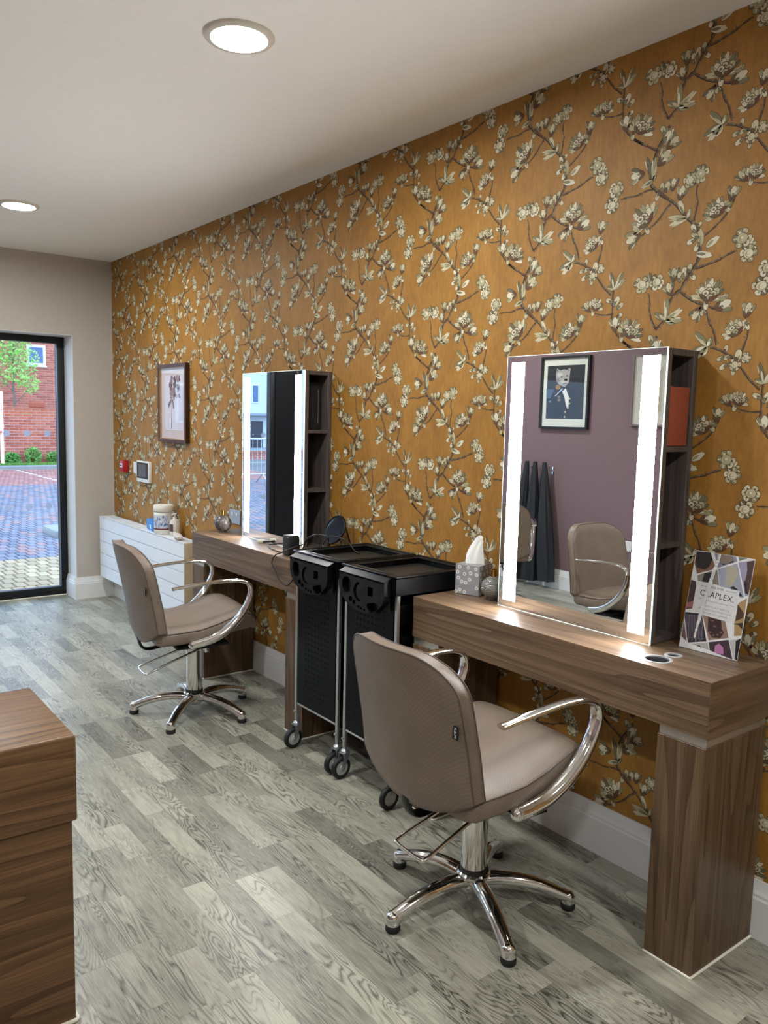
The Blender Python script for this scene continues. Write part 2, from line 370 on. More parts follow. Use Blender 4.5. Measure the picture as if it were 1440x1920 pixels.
# ------------------------------------------------------------------ printed blossom branches on the wallpaper (wall plane, mm)
WP = {'br':[[9,8,[[-1594,2359],[-1605,2332],[-1612,2299],[-1612,2264],[-1587,2236],[-1549,2206],[-1526,2190],[-1502,2167],[-1474,2136],[-1451,2112],[-1428,2084],[-1424,2050],[-1427,2010],[-1438,1985],[-1461,1955],[-1480,1923],[-1501,1910],[-1515,1892],[-1525,1870],[-1533,1832],[-1563,1806]]],[7,9,[[-1554,2425],[-1560,2415],[-1579,2383],[-1596,2360]]],[5,4,[[-1601,2243],[-1624,2244],[-1661,2236],[-1690,2237],[-1724,2236]]],[6,4,[[-1534,2188],[-1555,2169],[-1576,2146],[-1606,2124],[-1638,2104]]],[4,4,[[-1452,2121],[-1449,2143],[-1443,2175],[-1450,2202],[-1447,2227]]],[5,4,[[-1415,2071],[-1388,2088],[-1365,2106],[-1347,2124],[-1329,2153],[-1322,2176]]],[6,5,[[-1435,1979],[-1400,1986],[-1364,1994],[-1337,2005],[-1307,2015]]],[7,5,[[-1482,1915],[-1457,1897],[-1430,1880],[-1404,1870],[-1370,1856],[-1346,1853]]],[5,5,[[-1392,1854],[-1377,1815],[-1361,1785],[-1349,1745]]],[5,6,[[-1369,2380],[-1339,2371],[-1302,2350],[-1276,2338]]],[6,4,[[-1276,2343],[-1265,2374],[-1256,2408],[-1254,2433]]],[5,5,[[-1827,2015],[-1802,1995],[-1776,1963],[-1741,1931]]],[5,6,[[-1732,1950],[-1734,1909],[-1732,1872],[-1732,1839],[-1709,1800],[-1677,1770],[-1654,1756]]],[6,6,[[-1701,2430],[-1683,2416],[-1649,2392],[-1596,2361]]],[4,3,[[-1734,1868],[-1770,1868],[-1813,1879],[-1835,1894]]],[5,4,[[-1563,1806],[-1579,1835],[-1591,1872],[-1590,1895],[-1599,1924]]]],'els':[['f',-1630,2159,46,38,130],['f',-1378,2144,30,36,115],['f',-1384,1901,43,35,80],['f',-1294,1791,27,34,120],['f',-1658,1811,34,39,60],['f',-1801,1903,26,21,70],['r',-1744,2272,21,18,150],['r',-1759,2224,22,18,230],['r',-1439,2256,21,18,40],['r',-1474,2245,17,16,140],['r',-1292,2046,22,20,110],['r',-1270,2000,20,18,300],['r',-1625,1952,22,18,150],['r',-1569,1954,20,18,50],['p',-1752,2249,20,16,190],['p',-1457,2256,15,15,90],['p',-1261,2025,14,16,20],['p',-1595,1967,18,18,90],['b',-1669,2103,24,14,200],['b',-1330,2181,14,18,75],['b',-1335,1863,23,14,20],['b',-1423,1842,18,16,230],['b',-1406,1848,12,12,280],['b',-1841,1903,16,14,130],['b',-1719,1836,14,21,95],['b',-1567,2334,24,14,45],['b',-1499,2215,16,18,75],['b',-1522,1929,18,18,110],['b',-1666,2299,22,16,180],['b',-1539,2373,20,13,35],['b',-1530,2247,12,16,85],['b',-1508,1972,12,18,92],['b',-1259,1842,14,18,75],['r',-1287,2325,14,13,250],['r',-1254,2344,12,12,40],['s',-1318,2372,10,10,80],['s',-1334,2345,10,8,200],['s',-1323,2321,11,7,215],['s',-1290,2305,9,7,260],['s',-1314,2347,10,10,200],['s',-1279,2349,12,16,80],['s',-1569,2244,12,12,100],['s',-1551,2241,12,14,80],['s',-1584,2220,12,10,250],['s',-1450,2099,11,12,120],['s',-1456,2062,12,12,200],['s',-1444,2077,12,12,150],['s',-1436,2043,11,10,240],['s',-1432,2108,8,8,40],['s',-1487,1960,11,13,95],['s',-1473,1971,12,14,85],['s',-1456,1982,10,12,70],['s',-1444,1956,11,10,320],['s',-1747,1913,12,12,160],['s',-1719,1908,14,15,60],['s',-1703,1892,12,12,40],['s',-1703,1862,9,8,20],['s',-1577,2416,12,13,120],['s',-1562,2393,14,16,60],['s',-1616,2121,12,10,300],['s',-1346,2137,10,10,330],['s',-1393,1867,12,10,270],['s',-1258,1795,10,10,300],['s',-1691,1789,12,10,270],['s',-1813,1881,10,8,260]],'lv':[[16,-1529,1833,-1526,1897],[16,-1529,1833,-1473,1859],[16,-1529,1833,-1567,1856],[16,-1529,1833,-1472,1827],[16,-1529,1833,-1499,1821],[13,-1732,1948,-1746,2005],[13,-1732,1948,-1699,1997],[13,-1732,1948,-1756,1960],[13,-1732,1948,-1690,1976],[17,-1380,2383,-1418,2427],[17,-1380,2383,-1367,2407],[17,-1380,2383,-1433,2366],[17,-1380,2383,-1420,2348],[17,-1380,2383,-1397,2355],[15,-1605,2271,-1630,2345],[15,-1605,2271,-1600,2338],[15,-1605,2271,-1646,2258],[15,-1605,2271,-1600,2296],[13,-1574,2372,-1542,2410],[13,-1574,2372,-1564,2420],[14,-1474,2134,-1539,2147],[14,-1474,2134,-1533,2123],[14,-1474,2134,-1465,2160],[14,-1488,2150,-1506,2192],[17,-1423,2044,-1427,2093],[17,-1406,2038,-1366,2061],[17,-1438,2023,-1387,2011]]}
PU, PV = 535.0, 640.0
CR = [L(212,198,164), L(196,182,146), L(222,212,184), L(184,174,136)]; OL = [L(140,132,96), L(158,150,112), L(124,118,86), L(108,100,74)]
BR = L(100,78,52); DK = L(52,36,20); GB = L(122,104,76); RB = L(104,64,40)
wr = random.Random(11); tile = []
def tp(pts, c, z): tile.append((pts, c, z))
def lobe(cx, cy, ln, wd, ang, pointy=.0, n=11):
    """petal from base (cx,cy) along ang (degrees)"""
    ca, sa = math.cos(R(ang)), math.sin(R(ang)); out = []
    for k in range(n):
        th = 2*math.pi*k/n; a = .5 - .5*math.cos(th); s = math.sin(th)
        w = s * wd * (1 - pointy * a*a) * (.55 + .55*a) ; l = a * ln
        out.append((cx + l*ca - w*sa, cy + l*sa + w*ca))
    return out
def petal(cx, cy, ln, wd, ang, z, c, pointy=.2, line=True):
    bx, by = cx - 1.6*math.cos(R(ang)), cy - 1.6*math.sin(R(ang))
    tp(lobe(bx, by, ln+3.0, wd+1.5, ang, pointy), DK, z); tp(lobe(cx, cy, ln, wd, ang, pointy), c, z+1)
    if line:
        tp(lobe(cx, cy, ln*.62, wd*.42, ang + wr.uniform(-12,12), .3, 7), wr.choice(OL) if c in CR else wr.choice(CR), z+2)
        tp(lobe(cx + ln*.5*math.cos(R(ang+14)), cy + ln*.5*math.sin(R(ang+14)), ln*.42, wd*.2, ang, .3, 6), wr.choice(CR), z+3)
def rose(cx, cy, rx, ry, z, d=90):
    rx *= 1.14; ry *= 1.14
    bx, by = cx - rx*1.25*math.cos(R(d)), cy - ry*1.25*math.sin(R(d))
    for i_, a_ in enumerate((-40, 0, 40)): petal(bx, by, rx*1.5, rx*.34, d + a_, z - 8 + i_*2, (BR, RB, GB)[i_], .5, False)
    E = lambda k, dx=0, dy=0, j=.05: [(cx+dx+rx*k*math.cos(t_)*(1+wr.uniform(-j,j)), cy+dy+ry*k*math.sin(t_)*(1+wr.uniform(-j,j))) for t_ in [2*math.pi*i/11 for i in range(11)]]
    for a in range(0, 360, 60):
        aa = a + wr.uniform(-15, 15)
        petal(cx + .45*rx*math.cos(R(aa)), cy + .45*ry*math.sin(R(aa)), .74*rx, .52*(rx+ry)/2, aa, z + (a//60)*4, wr.choice(CR + OL), .1)
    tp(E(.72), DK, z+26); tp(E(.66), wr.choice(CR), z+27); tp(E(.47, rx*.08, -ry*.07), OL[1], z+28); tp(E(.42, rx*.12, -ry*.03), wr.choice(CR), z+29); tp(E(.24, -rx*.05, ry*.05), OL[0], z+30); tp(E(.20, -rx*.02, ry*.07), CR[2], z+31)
def bud(cx, cy, rx, ry, d, z, big=True):
    r = max(rx, ry)*(1.2 if big else 1.25); ca, sa = math.cos(R(d)), math.sin(R(d)); bx, by = cx - r*ca, cy - r*sa
    if big:
        petal(bx, by, r*2.0, r*.42, d+26, z, wr.choice(OL), .3); petal(bx, by, r*2.0, r*.42, d-26, z+4, wr.choice(OL), .3)
        petal(bx, by, r*1.9, r*.46, d, z+8, wr.choice(CR), .1)
        petal(bx - 3*ca, by - 3*sa, r*1.0, r*.26, d+32, z+12, BR, .5, False); petal(bx - 3*ca, by - 3*sa, r*1.0, r*.26, d-30, z+14, RB, .5, False)
        tp([(cx + .3*r*ca + .42*r*math.cos(a), cy + .3*r*sa + .42*r*math.sin(a)) for a in [2*math.pi*i/9 for i in range(9)]], wr.choice(CR), z+16)
    else:
        petal(bx, by, r*2.0, r*.62, d, z, wr.choice(CR), .05); petal(bx, by, r*.9, r*.4, d+20, z+4, wr.choice((BR, OL[2])), .4, False)
def fan(cx, cy, rx, ry, d, z):
    r = (rx + ry)/2*1.12; ca, sa = math.cos(R(d)), math.sin(R(d)); bx, by = cx - .55*rx*ca, cy - .55*ry*sa
    for i, a in enumerate((-78, 78, -58, 58, -38, 38, -19, 19, 0)):
        petal(bx, by, r*wr.uniform(1.35,1.6)*(1-.12*abs(a)/78), r*.23, d + a + wr.uniform(-6,6), z + i*4, wr.choice(OL + CR), .35)
    for a in (-40, 10, 45):
        petal(bx, by, r*wr.uniform(.85,1.1), r*.3, d + a, z + 40 + abs(a)//10, wr.choice(CR), .1)
    for i, (dx, dy) in enumerate(((0,.15),(.3,-.1),(-.28,0),(.05,-.3))):
        tp([(cx+dx*r+.30*r*math.cos(a), cy+dy*r+.27*r*math.sin(a)) for a in [2*math.pi*k/9 for k in range(9)]], DK, z+50+i*3)
        tp([(cx+dx*r+.25*r*math.cos(a), cy+dy*r+.22*r*math.sin(a)) for a in [2*math.pi*k/9 for k in range(9)]], CR[i], z+51+i*3)
        tp([(cx+dx*r+.13*r*math.cos(a), cy+dy*r+.10*r*math.sin(a)) for a in [2*math.pi*k/6 for k in range(6)]], GB, z+52+i*3)
    petal(bx - 4*ca, by - 4*sa, r*.8, r*.2, d+60, z+64, BR, .5, False); petal(bx - 4*ca, by - 4*sa, r*.8, r*.2, d-60, z+66, RB, .5, False)
for w0, w1, q in WP['br']:
    P = [(p.x, p.y) for p in spline([(a, b, 0) for a, b in q], 4)]; n = len(P); Lh, Rh = [], []
    for i, (a, b) in enumerate(P):
        c, d = P[min(i+1, n-1)], P[max(i-1, 0)]; dx, dy = c[0]-d[0], c[1]-d[1]; l = math.hypot(dx, dy) or 1
        w = lerp(w0, w1, i/(n-1)) * .66 * wr.uniform(.75, 1.3); Lh.append((a - dy/l*w, b + dx/l*w)); Rh.append((a + dy/l*w, b - dx/l*w))
    for i in range(n-1):
        k = wr.random()
        tp([Lh[i], Lh[i+1], Rh[i+1], Rh[i]], BR if k < .5 else (GB if k < .8 else RB), 0)
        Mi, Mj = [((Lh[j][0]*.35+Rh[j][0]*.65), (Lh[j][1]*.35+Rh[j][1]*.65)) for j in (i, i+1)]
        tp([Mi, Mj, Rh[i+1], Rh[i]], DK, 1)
        if k > .72: tp(lobe(Lh[i][0], Lh[i][1], 9, 2.0, math.degrees(math.atan2(P[i+1][1]-P[i][1], P[i+1][0]-P[i][0])) + wr.choice((-60, 60)), .6, 6), BR, 1)
for w, bx, by, tx, ty in WP['lv']:
    petal(bx, by, math.hypot(tx-bx, ty-by)*1.08, w*.92, math.degrees(math.atan2(ty-by, tx-bx)), 10, wr.choice(CR + OL), .75)
for tpe, cx, cy, rx, ry, d in WP['els']:
    if tpe == 'f': fan(cx, cy, rx, ry, d, 30)
    elif tpe == 'r': rose(cx, cy, rx, ry, 40, d)
    elif tpe == 'b': bud(cx, cy, rx, ry, d, 20)
    elif tpe == 's': bud(cx, cy, rx, ry, d, 60, False)
    else:
        for a in (-35, 0, 35): petal(cx - rx*math.cos(R(d)), cy - ry*math.sin(R(d)), 2*rx, .5*rx, d + a, 20 + (a+35)//10, wr.choice(OL + CR), .3)
V, Fc, Cc = [], [], []
umin, umax = -D, .8
for i in range(-12, 8):
    for j in range(-10, 10):
        du = i*PU; dv = -i*PV/2 + j*PV
        for pts, c, z in tile:
            u0 = (pts[0][0] + du)/1000; v0 = (pts[0][1] + dv)/1000
            if u0 < umin - .15 or u0 > umax + .1 or v0 < .1 or v0 > H + .12: continue
            P = [(min(max((a+du)/1000, umin), umax), min(max((b+dv)/1000, .176), H)) for a, b in pts]
            us = [p[0] for p in P]; vs = [p[1] for p in P]
            if max(us) - min(us) < 1e-4 or max(vs) - min(vs) < 1e-4: continue
            o = len(V); xz = -(.0001 + z*4e-6)
            V += [(xz, -a, b) for a, b in P]; Fc.append(tuple(range(o, o + len(P)))); Cc += [c[0], c[1], c[2], 1.0] * len(P)
me = bpy.data.meshes.new('printed_blossom_pattern'); me.from_pydata(V, [], Fc)
ca = me.color_attributes.new('print', 'FLOAT_COLOR', 'CORNER'); ca.data.foreach_set('color', Cc)
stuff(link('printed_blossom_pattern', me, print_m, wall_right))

# ------------------------------------------------------------------ glazing
black_alu = pm('black_aluminium_frame', (20,22,26), .4, .3, .06, 50)
def glazing(name, x0, x1):
    w = struct(empty(name, ((x0+x1)/2, 6.83, 0))); ox = (x0+x1)/2
    def bx(nm, a, b, y0, y1, z0, z1, m=black_alu, bev=.004): return MB().bbox(a-ox, b-ox, y0-6.83, y1-6.83, z0, z1, bev).build(nm, m, w, 40)
    bx('frame_head', x0, x1, 6.795, 6.865, 2.038, OZ - .006)
    bx('frame_sill', x0, x1, 6.795, 6.865, .008, .072)
    bx('frame_jamb', x1-.056, x1, 6.795, 6.865, .072, 2.038); bx('frame_jamb', x0, x0+.056, 6.795, 6.865, .072, 2.038)
    bead = pm('grey_gasket_bead', (120,132,150), .35, .4)
    bx('glazing_bead', x1-.066, x1-.056, 6.789, 6.7995, .072, 2.038, bead, .002); bx('glazing_bead', x0+.056, x1-.056, 6.789, 6.7995, .072, .080, bead, .002)
    for ya in (-.030, .012): MB().box(x0-ox+.056, x1-ox-.056, ya, ya+.006, .072, 2.038).build('pane', window_glass, w)
    dotm = frost_m
    me = MB().prism(circle(0, 0, .0255, 28), -.0316, -.0304, 'y').mesh('frosted_dot')
    k = x1 - .14
    while k > x0 + .1:
        for z in (1.325, .741):
            o = link('frosted_dot', me, dotm, w); o.location = (k - ox, 0, z)
        k -= .153
    return w
glazing('window_1', -1.955, OX1 - .004); glazing('window_2', OX0, -2.185)
struct(MB().bbox(-2.183, -1.957, 6.79, 6.87, 0, OZ - .004, .004).build('trim_3', black_alu))
struct(MB().bbox(OX0, OX1 - .004, 6.782, 6.794, 0, .008, .002, 1).build('trim_4', sealant))
# ------------------------------------------------------------------ outside
t = NT('block_paving'); at = t.node('ShaderNodeAttribute', attribute_name='print'); nz = t.noise(t.coord('Object'), 45, 4, .6)
t.p(Base_Color=t.mix(t.math('MULTIPLY_ADD', nz, .7, -.1), at.outputs['Color'], (.55,.55,.55), 'MULTIPLY'), Roughness=.75); t.bump(nz, .2, .003); paver_m = t.m
pavement = struct(MB().box(-30, 12, D + .30, 26, -.12, -.014).build('pavement', pm('paving_sand', (112,108,108), .9, 0, .1, 60)))
pr = random.Random(3); pav = []
TAN = [(190,162,124), (180,152,118), (198,172,134), (170,146,112)]; MIXC = [(124,120,132), (134,128,136), (116,112,126), (148,126,130), (158,122,120), (128,124,138), (110,108,122)]; RED = [(178,116,104), (166,106,98), (188,128,114), (160,112,110)]
iy = 0; y = D + .31
while y < 22.0:
    off = .05 if iy % 2 else 0.0; iy += 1; x = -13.0 + off
    while x < 5.2:
        yc = y + .1
        c = pr.choice(TAN) if yc < 8.72 else pr.choice(MIXC) if yc < 17.4 + .02*x else pr.choice(RED)
        if yc > 17.6 and abs(x + .05 - 2.86) < .06 and iy % 2: c = (236,236,236)
        if yc < 12 or x > -9:
            q = pix((x + .05, yc, 0)); vis = q and -12 < q[0] < 122 and 870 < q[1] < 1112
            pav.append((q[2] if vis else 900 + yc, x, y, c))
        x += .1
    y += .2
pav.sort(key=lambda a: a[0])
def paver(m, x, y, c):
    m.cur = L(c); g = .004; e = .006; a, b, d, f = x+g, x+.1-g, y+g, y+.2-g
    m.add([(a,d,-.02),(b,d,-.02),(b,f,-.02),(a,f,-.02),(a+e,d+e,0),(b-e,d+e,0),(b-e,f-e,0),(a+e,f-e,0)], [(4,5,6,7),(0,1,5,4),(1,2,6,5),(2,3,7,6),(3,0,4,7)])
for _, x, y, c in pav[:300]:
    m = MB(); paver(m, x, y, c); m.build('paver', paver_m, pavement, fix=False)
m = MB()
for _, x, y, c in pav[300:]: paver(m, x, y, c)
stuff(m.build('paver_field', paver_m, pavement, fix=False))
concrete = pm('pale_concrete', (146,144,140), .85, 0, .08, 30, .3)
struct(MB().bbox(-13, 9, 22.05, 22.3, -.1, .10, .02).build('trim_5', concrete))
for i, (x0, x1, y0, y1) in enumerate(((.46, .66, 9.95, 10.55), (.67, 1.5, 9.75, 10.0))):
    o = MB().bbox(x0, x1, y0, y1, -.02, .085, .02).build('kerb_stone', concrete, None, 40)
    tag(o, ('short pale kerb stone end piece in the paving outside the glass door', 'long pale kerb stone running off to the right outside the glass door')[i], 'kerb')
# grass verge and low plants in front of the garden wall
grass_m = pm('grass_green', (112,160,70), .7, 0, .25, 8); leaf_m = pm('shrub_leaf', (98,158,70), .6, 0, .3, 5); tree_leaf = pm('young_tree_leaf', (150,196,92), .55, 0, .25, 4)
struct(MB().box(-13, 9, 22.3, 23.0, -.1, .06).build('verge', pm('verge_soil', (84,98,52), .9, 0, .2, 8)))
m = MB()
for k in range(5200):
    x = pr.uniform(1.6, 5.2); y = pr.uniform(22.31, 22.57); h = pr.uniform(.05, .12); a = pr.uniform(0, 3.14); w = .012
    m.add([(x-w*math.cos(a), y-w*math.sin(a), .05), (x+w*math.cos(a), y+w*math.sin(a), .05), (x+pr.uniform(-.04,.04), y+pr.uniform(-.04,.04), .06+h)], [(0,1,2)])
tag(stuff(m.build('verge_grass', grass_m, None, fix=False)), 'strip of mown green grass along the foot of the garden wall', 'grass')
def leaves(m, n, c, rad, size, rg):
    for k in range(n):
        while True:
            p = Vector((rg.uniform(-1,1), rg.uniform(-1,1), rg.uniform(-1,1)))
            if .12 < p.length < 1: break
        p = Vector((c[0]+p.x*rad[0], c[1]+p.y*rad[1], c[2]+p.z*rad[2])); s = size * rg.uniform(.6, 1.3)
        a = Vector((rg.gauss(0,1), rg.gauss(0,1), rg.gauss(0,1))).normalized(); b = a.orthogonal().normalized()
        m.add([p - a*s, p + b*s*.45, p + a*s, p - b*s*.45], [(0,1,2,3)])
for i, (x, h, lb) in enumerate(((2.45, .30, 'leftmost green shrub low against the brick garden wall'), (2.96, .36, 'small green shrub left of the tall middle clump by the wall'), (3.48, .50, 'tallest bushy green shrub in front of the brick garden wall'), (4.02, .38, 'rightmost green shrub at the foot of the garden wall'))):
    e = tag(empty('shrub', (x, 22.86, .06)), lb, 'shrub', 'shrubs along the garden wall')
    m = MB(); leaves(m, 420, (0, 0, h*.5), (.22, .09, h*.5), .045, pr); stuff(m.build('foliage', leaf_m, e, fix=False))
    m = MB()
    for k in range(5): m.cyl((0,0,0), (pr.uniform(-.15,.15), pr.uniform(-.05,.05), h*.7), .008, .004, 5)
    stuff(m.build('twigs', pm('shrub_twig', (90,70,48), .8), e))
# brick walls: mortar core with brick texture, single bricks where the photograph shows them
def brick_tex(name, c1, c2, mort):
    t = NT(name); t_co = t.coord('Object', (1,1,1), (0,0,0), (R(90),0,0))
    b = t.node('ShaderNodeTexBrick', i_Color1=L(c1), i_Color2=L(c2), i_Mortar=L(mort), i_Scale=1.0); b.inputs['Mortar Size'].default_value = .006; b.inputs['Brick Width'].default_value = .225; b.inputs['Row Height'].default_value = .075
    t.set(b.inputs['Vector'], t_co); t.p(Base_Color=b.outputs[0], Roughness=.85); t.bump(b.outputs[1], -.5, .01); return t.m
mortar = pm('pale_mortar', (214,198,190), .9, 0, .04, 20)
brick_mats = [pm('red_brick_a', (182,92,70), .85, 0, .12, 9), pm('red_brick_b', (170,84,64), .85, 0, .12, 9), pm('red_brick_c', (192,106,82), .85, 0, .12, 9)]
orange_brick = pm('orange_brick', (188,98,66), .85, 0, .12, 9)
brick_me = []
for bm_ in brick_mats + [orange_brick]:
    me = MB().bbox(0, .213, 0, .05, 0, .063, .004, 1).mesh('brick'); me.materials.append(bm_); brick_me.append(me)
def bricks(parent, x0, nx, z0, nz, yf, skip=None, top_orange=0):
    for j in range(nz):
        for i in range(nx):
            x = x0 + i*.225 + (.1125 if j % 2 else 0); z = z0 + j*.075
            if skip and skip(x, z): continue  # hidden behind the window
            me = brick_me[3] if j >= nz - top_orange and i > 3 else brick_me[pr.randrange(3)]
            o = bpy.data.objects.new('brick', me); col.objects.link(o); o.parent = parent; o.location = (x, yf, z)
gw = tag(empty('garden_wall', (3.4, 23.06, 0)), 'red brick garden wall behind the verge outside the glass door', 'wall')
MB().box(-1.45, 1.6, 0, .2, -.1, 1.58).build('mortar_core', mortar, gw)
far_brick = brick_tex('red_brick_far', (182,92,70), (166,84,64), (214,198,190))
MB().box(-9, -1.45, -.012, .2, -.1, 1.58).build('wall_run', far_brick, gw); MB().box(1.6, 6, -.012, .2, -.1, 1.58).build('wall_run', far_brick, gw)
bricks(gw, -1.45, 13, .003, 21, -.012, None, 3)
MB().bbox(.10, .46, -.05, .25, 1.601, 1.74, .02).build('pier_top', brick_mats[1], gw)
MB().bbox(-1.5, 1.65, -.03, .23, 1.58, 1.60, .006).build('coping', orange_brick, gw)
bh = tag(empty('brick_house', (4.7, 28, 0)), 'red brick house with a white window beyond the garden wall', 'building')
WX0, WX1, WZ0, WZ1 = .02, .53, 2.97, 3.63
MB().box(-1.25, 1.45, .012, 5, 1.4, 5.0).build('mortar_core', mortar, bh)
MB().box(-2.6, -1.25, 0, 5, -.5, 7.5).build('wall_run', far_brick, bh); MB().box(1.45, 8.5, 0, 5, -.5, 7.5).build('wall_run', far_brick, bh)
MB().box(-1.25, 1.45, 0, 5, -.5, 1.4).build('wall_run', far_brick, bh); MB().box(-1.25, 1.45, 0, 5, 5.0, 7.5).build('wall_run', far_brick, bh)
bricks(bh, -1.25, 11, 1.41, 33, -.002, lambda x, z: x > WX0 and x + .21 < WX1 - .08 and z > WZ0 + .08 and z + .06 < WZ1 - .08)
wf = holed([(WX0-.07,WZ0),(WX1,WZ0),(WX1,WZ1),(WX0-.07,WZ1)], [[(WX0,WZ0+.08),(WX1-.08,WZ0+.08),(WX1-.08,WZ1-.08),(WX0,WZ1-.08)]], -.02, .04, lambda a, b, h: (a, h, b)).build('window_frame', white_plastic, bh)
MB().box(WX0, WX1-.08, -.012, -.006, WZ0+.08, WZ1-.08).build('window_pane', pm('dark_window_pane', (70,96,140), .06, 0, .1, 3), wf)
MB().bbox(WX0-.10, WX1+.03, -.06, .03, WZ0-.05, WZ0, .01).build('window_sill', white_plastic, wf)
m = MB(); m.prism([(-3, 7.4), (9, 7.4), (9, 7.7), (-3, 7.7)], -.5, 5.3, 'y'); m.build('eaves', pm('grey_roof_tile', (110,104,100), .8), bh)
# young tree behind the garden wall
tr = tag(empty('young_tree', (3.55, 25.0, 0)), 'slim young tree with bright green leaves behind the garden wall', 'tree')
bark = pm('grey_bark', (126,112,98), .85, 0, .2, 12)
MB().tube([(0,0,-.1),(.02,0,1.2),(-.03,0,2.4),(.02,.02,3.6),(0,0,4.9)], [.042,.036,.03,.022,.01], 8).build('trunk', bark, tr, 60)
for k in range(9):
    z = 1.7 + k*.3; a = k*2.4; l = .55 - .03*k
    MB().tube([(0,0,z),(l*.5*math.cos(a), l*.5*math.sin(a), z+.28),(l*math.cos(a), l*math.sin(a), z+.75)], [.018,.013,.006], 6).build('branch', bark, tr)
m = MB()
for k in range(20):
    z = 2.25 + k*.145; a = k*2.4; l = .62 - .016*k
    leaves(m, 150, (l*math.cos(a)*pr.uniform(.3,1), l*math.sin(a)*pr.uniform(.3,1), z), (.36,.36,.28), .055, pr)
stuff(m.build('foliage', tree_leaf, tr, fix=False))
# street to the west (seen only in the mirrors)
struct(MB().add([(-60,26,-.014),(12,26,-.014),(12,60,-1.0),(-60,60,-1.0)], [(0,1,2,3)]).build('roadway', pm('grey_tarmac', (120,124,132), .9, 0, .1, 20)))
wh = tag(empty('white_house', (-28, 55, -.9)), 'white rendered house with a dark front door, reflected in the far mirror', 'building')
MB().box(-16, 14, 0, 6, 0, 9).build('rendered_wall', pm('white_render', (206,206,206), .85, 0, .03, 3), wh)
dr = MB().bbox(-.55, .45, -.08, .05, 0, 2.05, .02).build('front_door', pm('dark_front_door', (52,50,60), .4), wh)
MB().bbox(.28, .34, -.13, -.08, .95, 1.10, .01).build('door_handle', chrome, dr)
MB().bbox(-1.2, 1.1, -.8, 0, 2.45, 2.65, .03).build('porch_canopy', pm('grey_canopy', (150,156,164), .7), wh)
for x, z, w, h in ((-2.6, 1.0, 1.0, 1.4), (-2.6, 3.4, .9, 1.4), (.1, 3.4, .6, 1.4), (2.8, 1.0, 1.2, 1.4), (-6, 1.0, 1.2, 1.4), (-6, 3.5, 1.2, 1.4)):
    f = MB().bbox(x-w/2, x+w/2, -.06, .03, z, z+h, .02).build('house_window', white_plastic, wh)
    MB().box(x-w/2+.08, x+w/2-.08, -.075, -.061, z+.08, z+h-.08).build('window_pane', pm('dark_window_pane', (70,96,140), .06), f)
lw = tag(empty('kerb_wall', (-10, 25.5, 0)), 'low red brick kerb wall, seen only as a reflection in the far mirror', 'wall')
MB().box(-9, 8, 0, .25, -.1, .24).build('wall_run', far_brick, lw); MB().bbox(-9, 8, -.02, .27, .24, .28, .01).build('coping', orange_brick, lw)
galv = pm('galvanised_steel', (196,202,206), .4, .7, .05, 30)
bar_label = ('grey steel crowd barrier nearer the mullion, reflected in the far mirror', 'grey steel crowd barrier further from the mullion, reflected in the far mirror')
for i, bx in enumerate((-6.3, -8.7)):
    e = tag(empty('crowd_barrier', (bx, 16.3, 0)), bar_label[i], 'barrier', 'crowd barriers on the paving')
    MB().tube([(-1.1,0,.12),(-1.1,0,.95),(-1.05,0,1.0),(1.05,0,1.0),(1.1,0,.95),(1.1,0,.12)], .02, 8).build('barrier_frame', galv, e, 60)
    MB().cyl((-1.1,0,.2), (1.1,0,.2), .015, n=8).build('bottom_rail', galv, e, 60)
    vb = MB().cyl((0,0,.2), (0,0,1.0), .007, n=6).mesh('barrier_bar', 60)
    for k in range(19): o = link('barrier_bar', vb, galv, e); o.location = (-.99 + k*.11, 0, 0)
    for s in (-.8, .8): MB().tube([(s,-.3,0),(s,0,.2),(s,.3,0)], .016, 6).build('barrier_foot', galv, e, 60)
# clad house further along the street (seen in the glass of the framed print and in the mirrors)
ch = tag(empty('clad_house', (-6.2, 27, 0)), 'brick house with pale boarded upper storey, reflected in picture glass and mirror', 'building')
MB().box(-5.2, 5.2, 0, 5, -.3, 2.9).build('brick_storey', far_brick, ch)
MB().bbox(-5.3, 5.3, -.12, 0, 2.9, 3.15, .02).build('fascia_band', white_plastic, ch)
MB().box(-5.2, 5.2, .02, 5, 3.15, 7.5).build('boarded_core', concrete, ch)
bme = MB().add([(-5.2,0,0),(5.2,0,0),(5.2,-.03,.02),(-5.2,-.03,.02),(-5.2,.018,.20),(5.2,.018,.20)], [(0,1,2,3),(3,2,5,4)]).mesh('board'); cladm = pm('pale_cladding', (196,196,204), .7, 0, .04, 5)
for k in range(22): o = link('board', bme, cladm, ch); o.location = (0, 0, 3.16 + k*.195)
for x in (-3.4, .4, 3.2):
    f = MB().bbox(x-.3, x+.3, -.05, .03, 1.2, 2.6, .02).build('house_window', white_plastic, ch); MB().box(x-.2, x+.2, -.065, -.051, 1.3, 2.5).build('window_pane', pm('dark_window_pane', (70,96,140), .06), f)
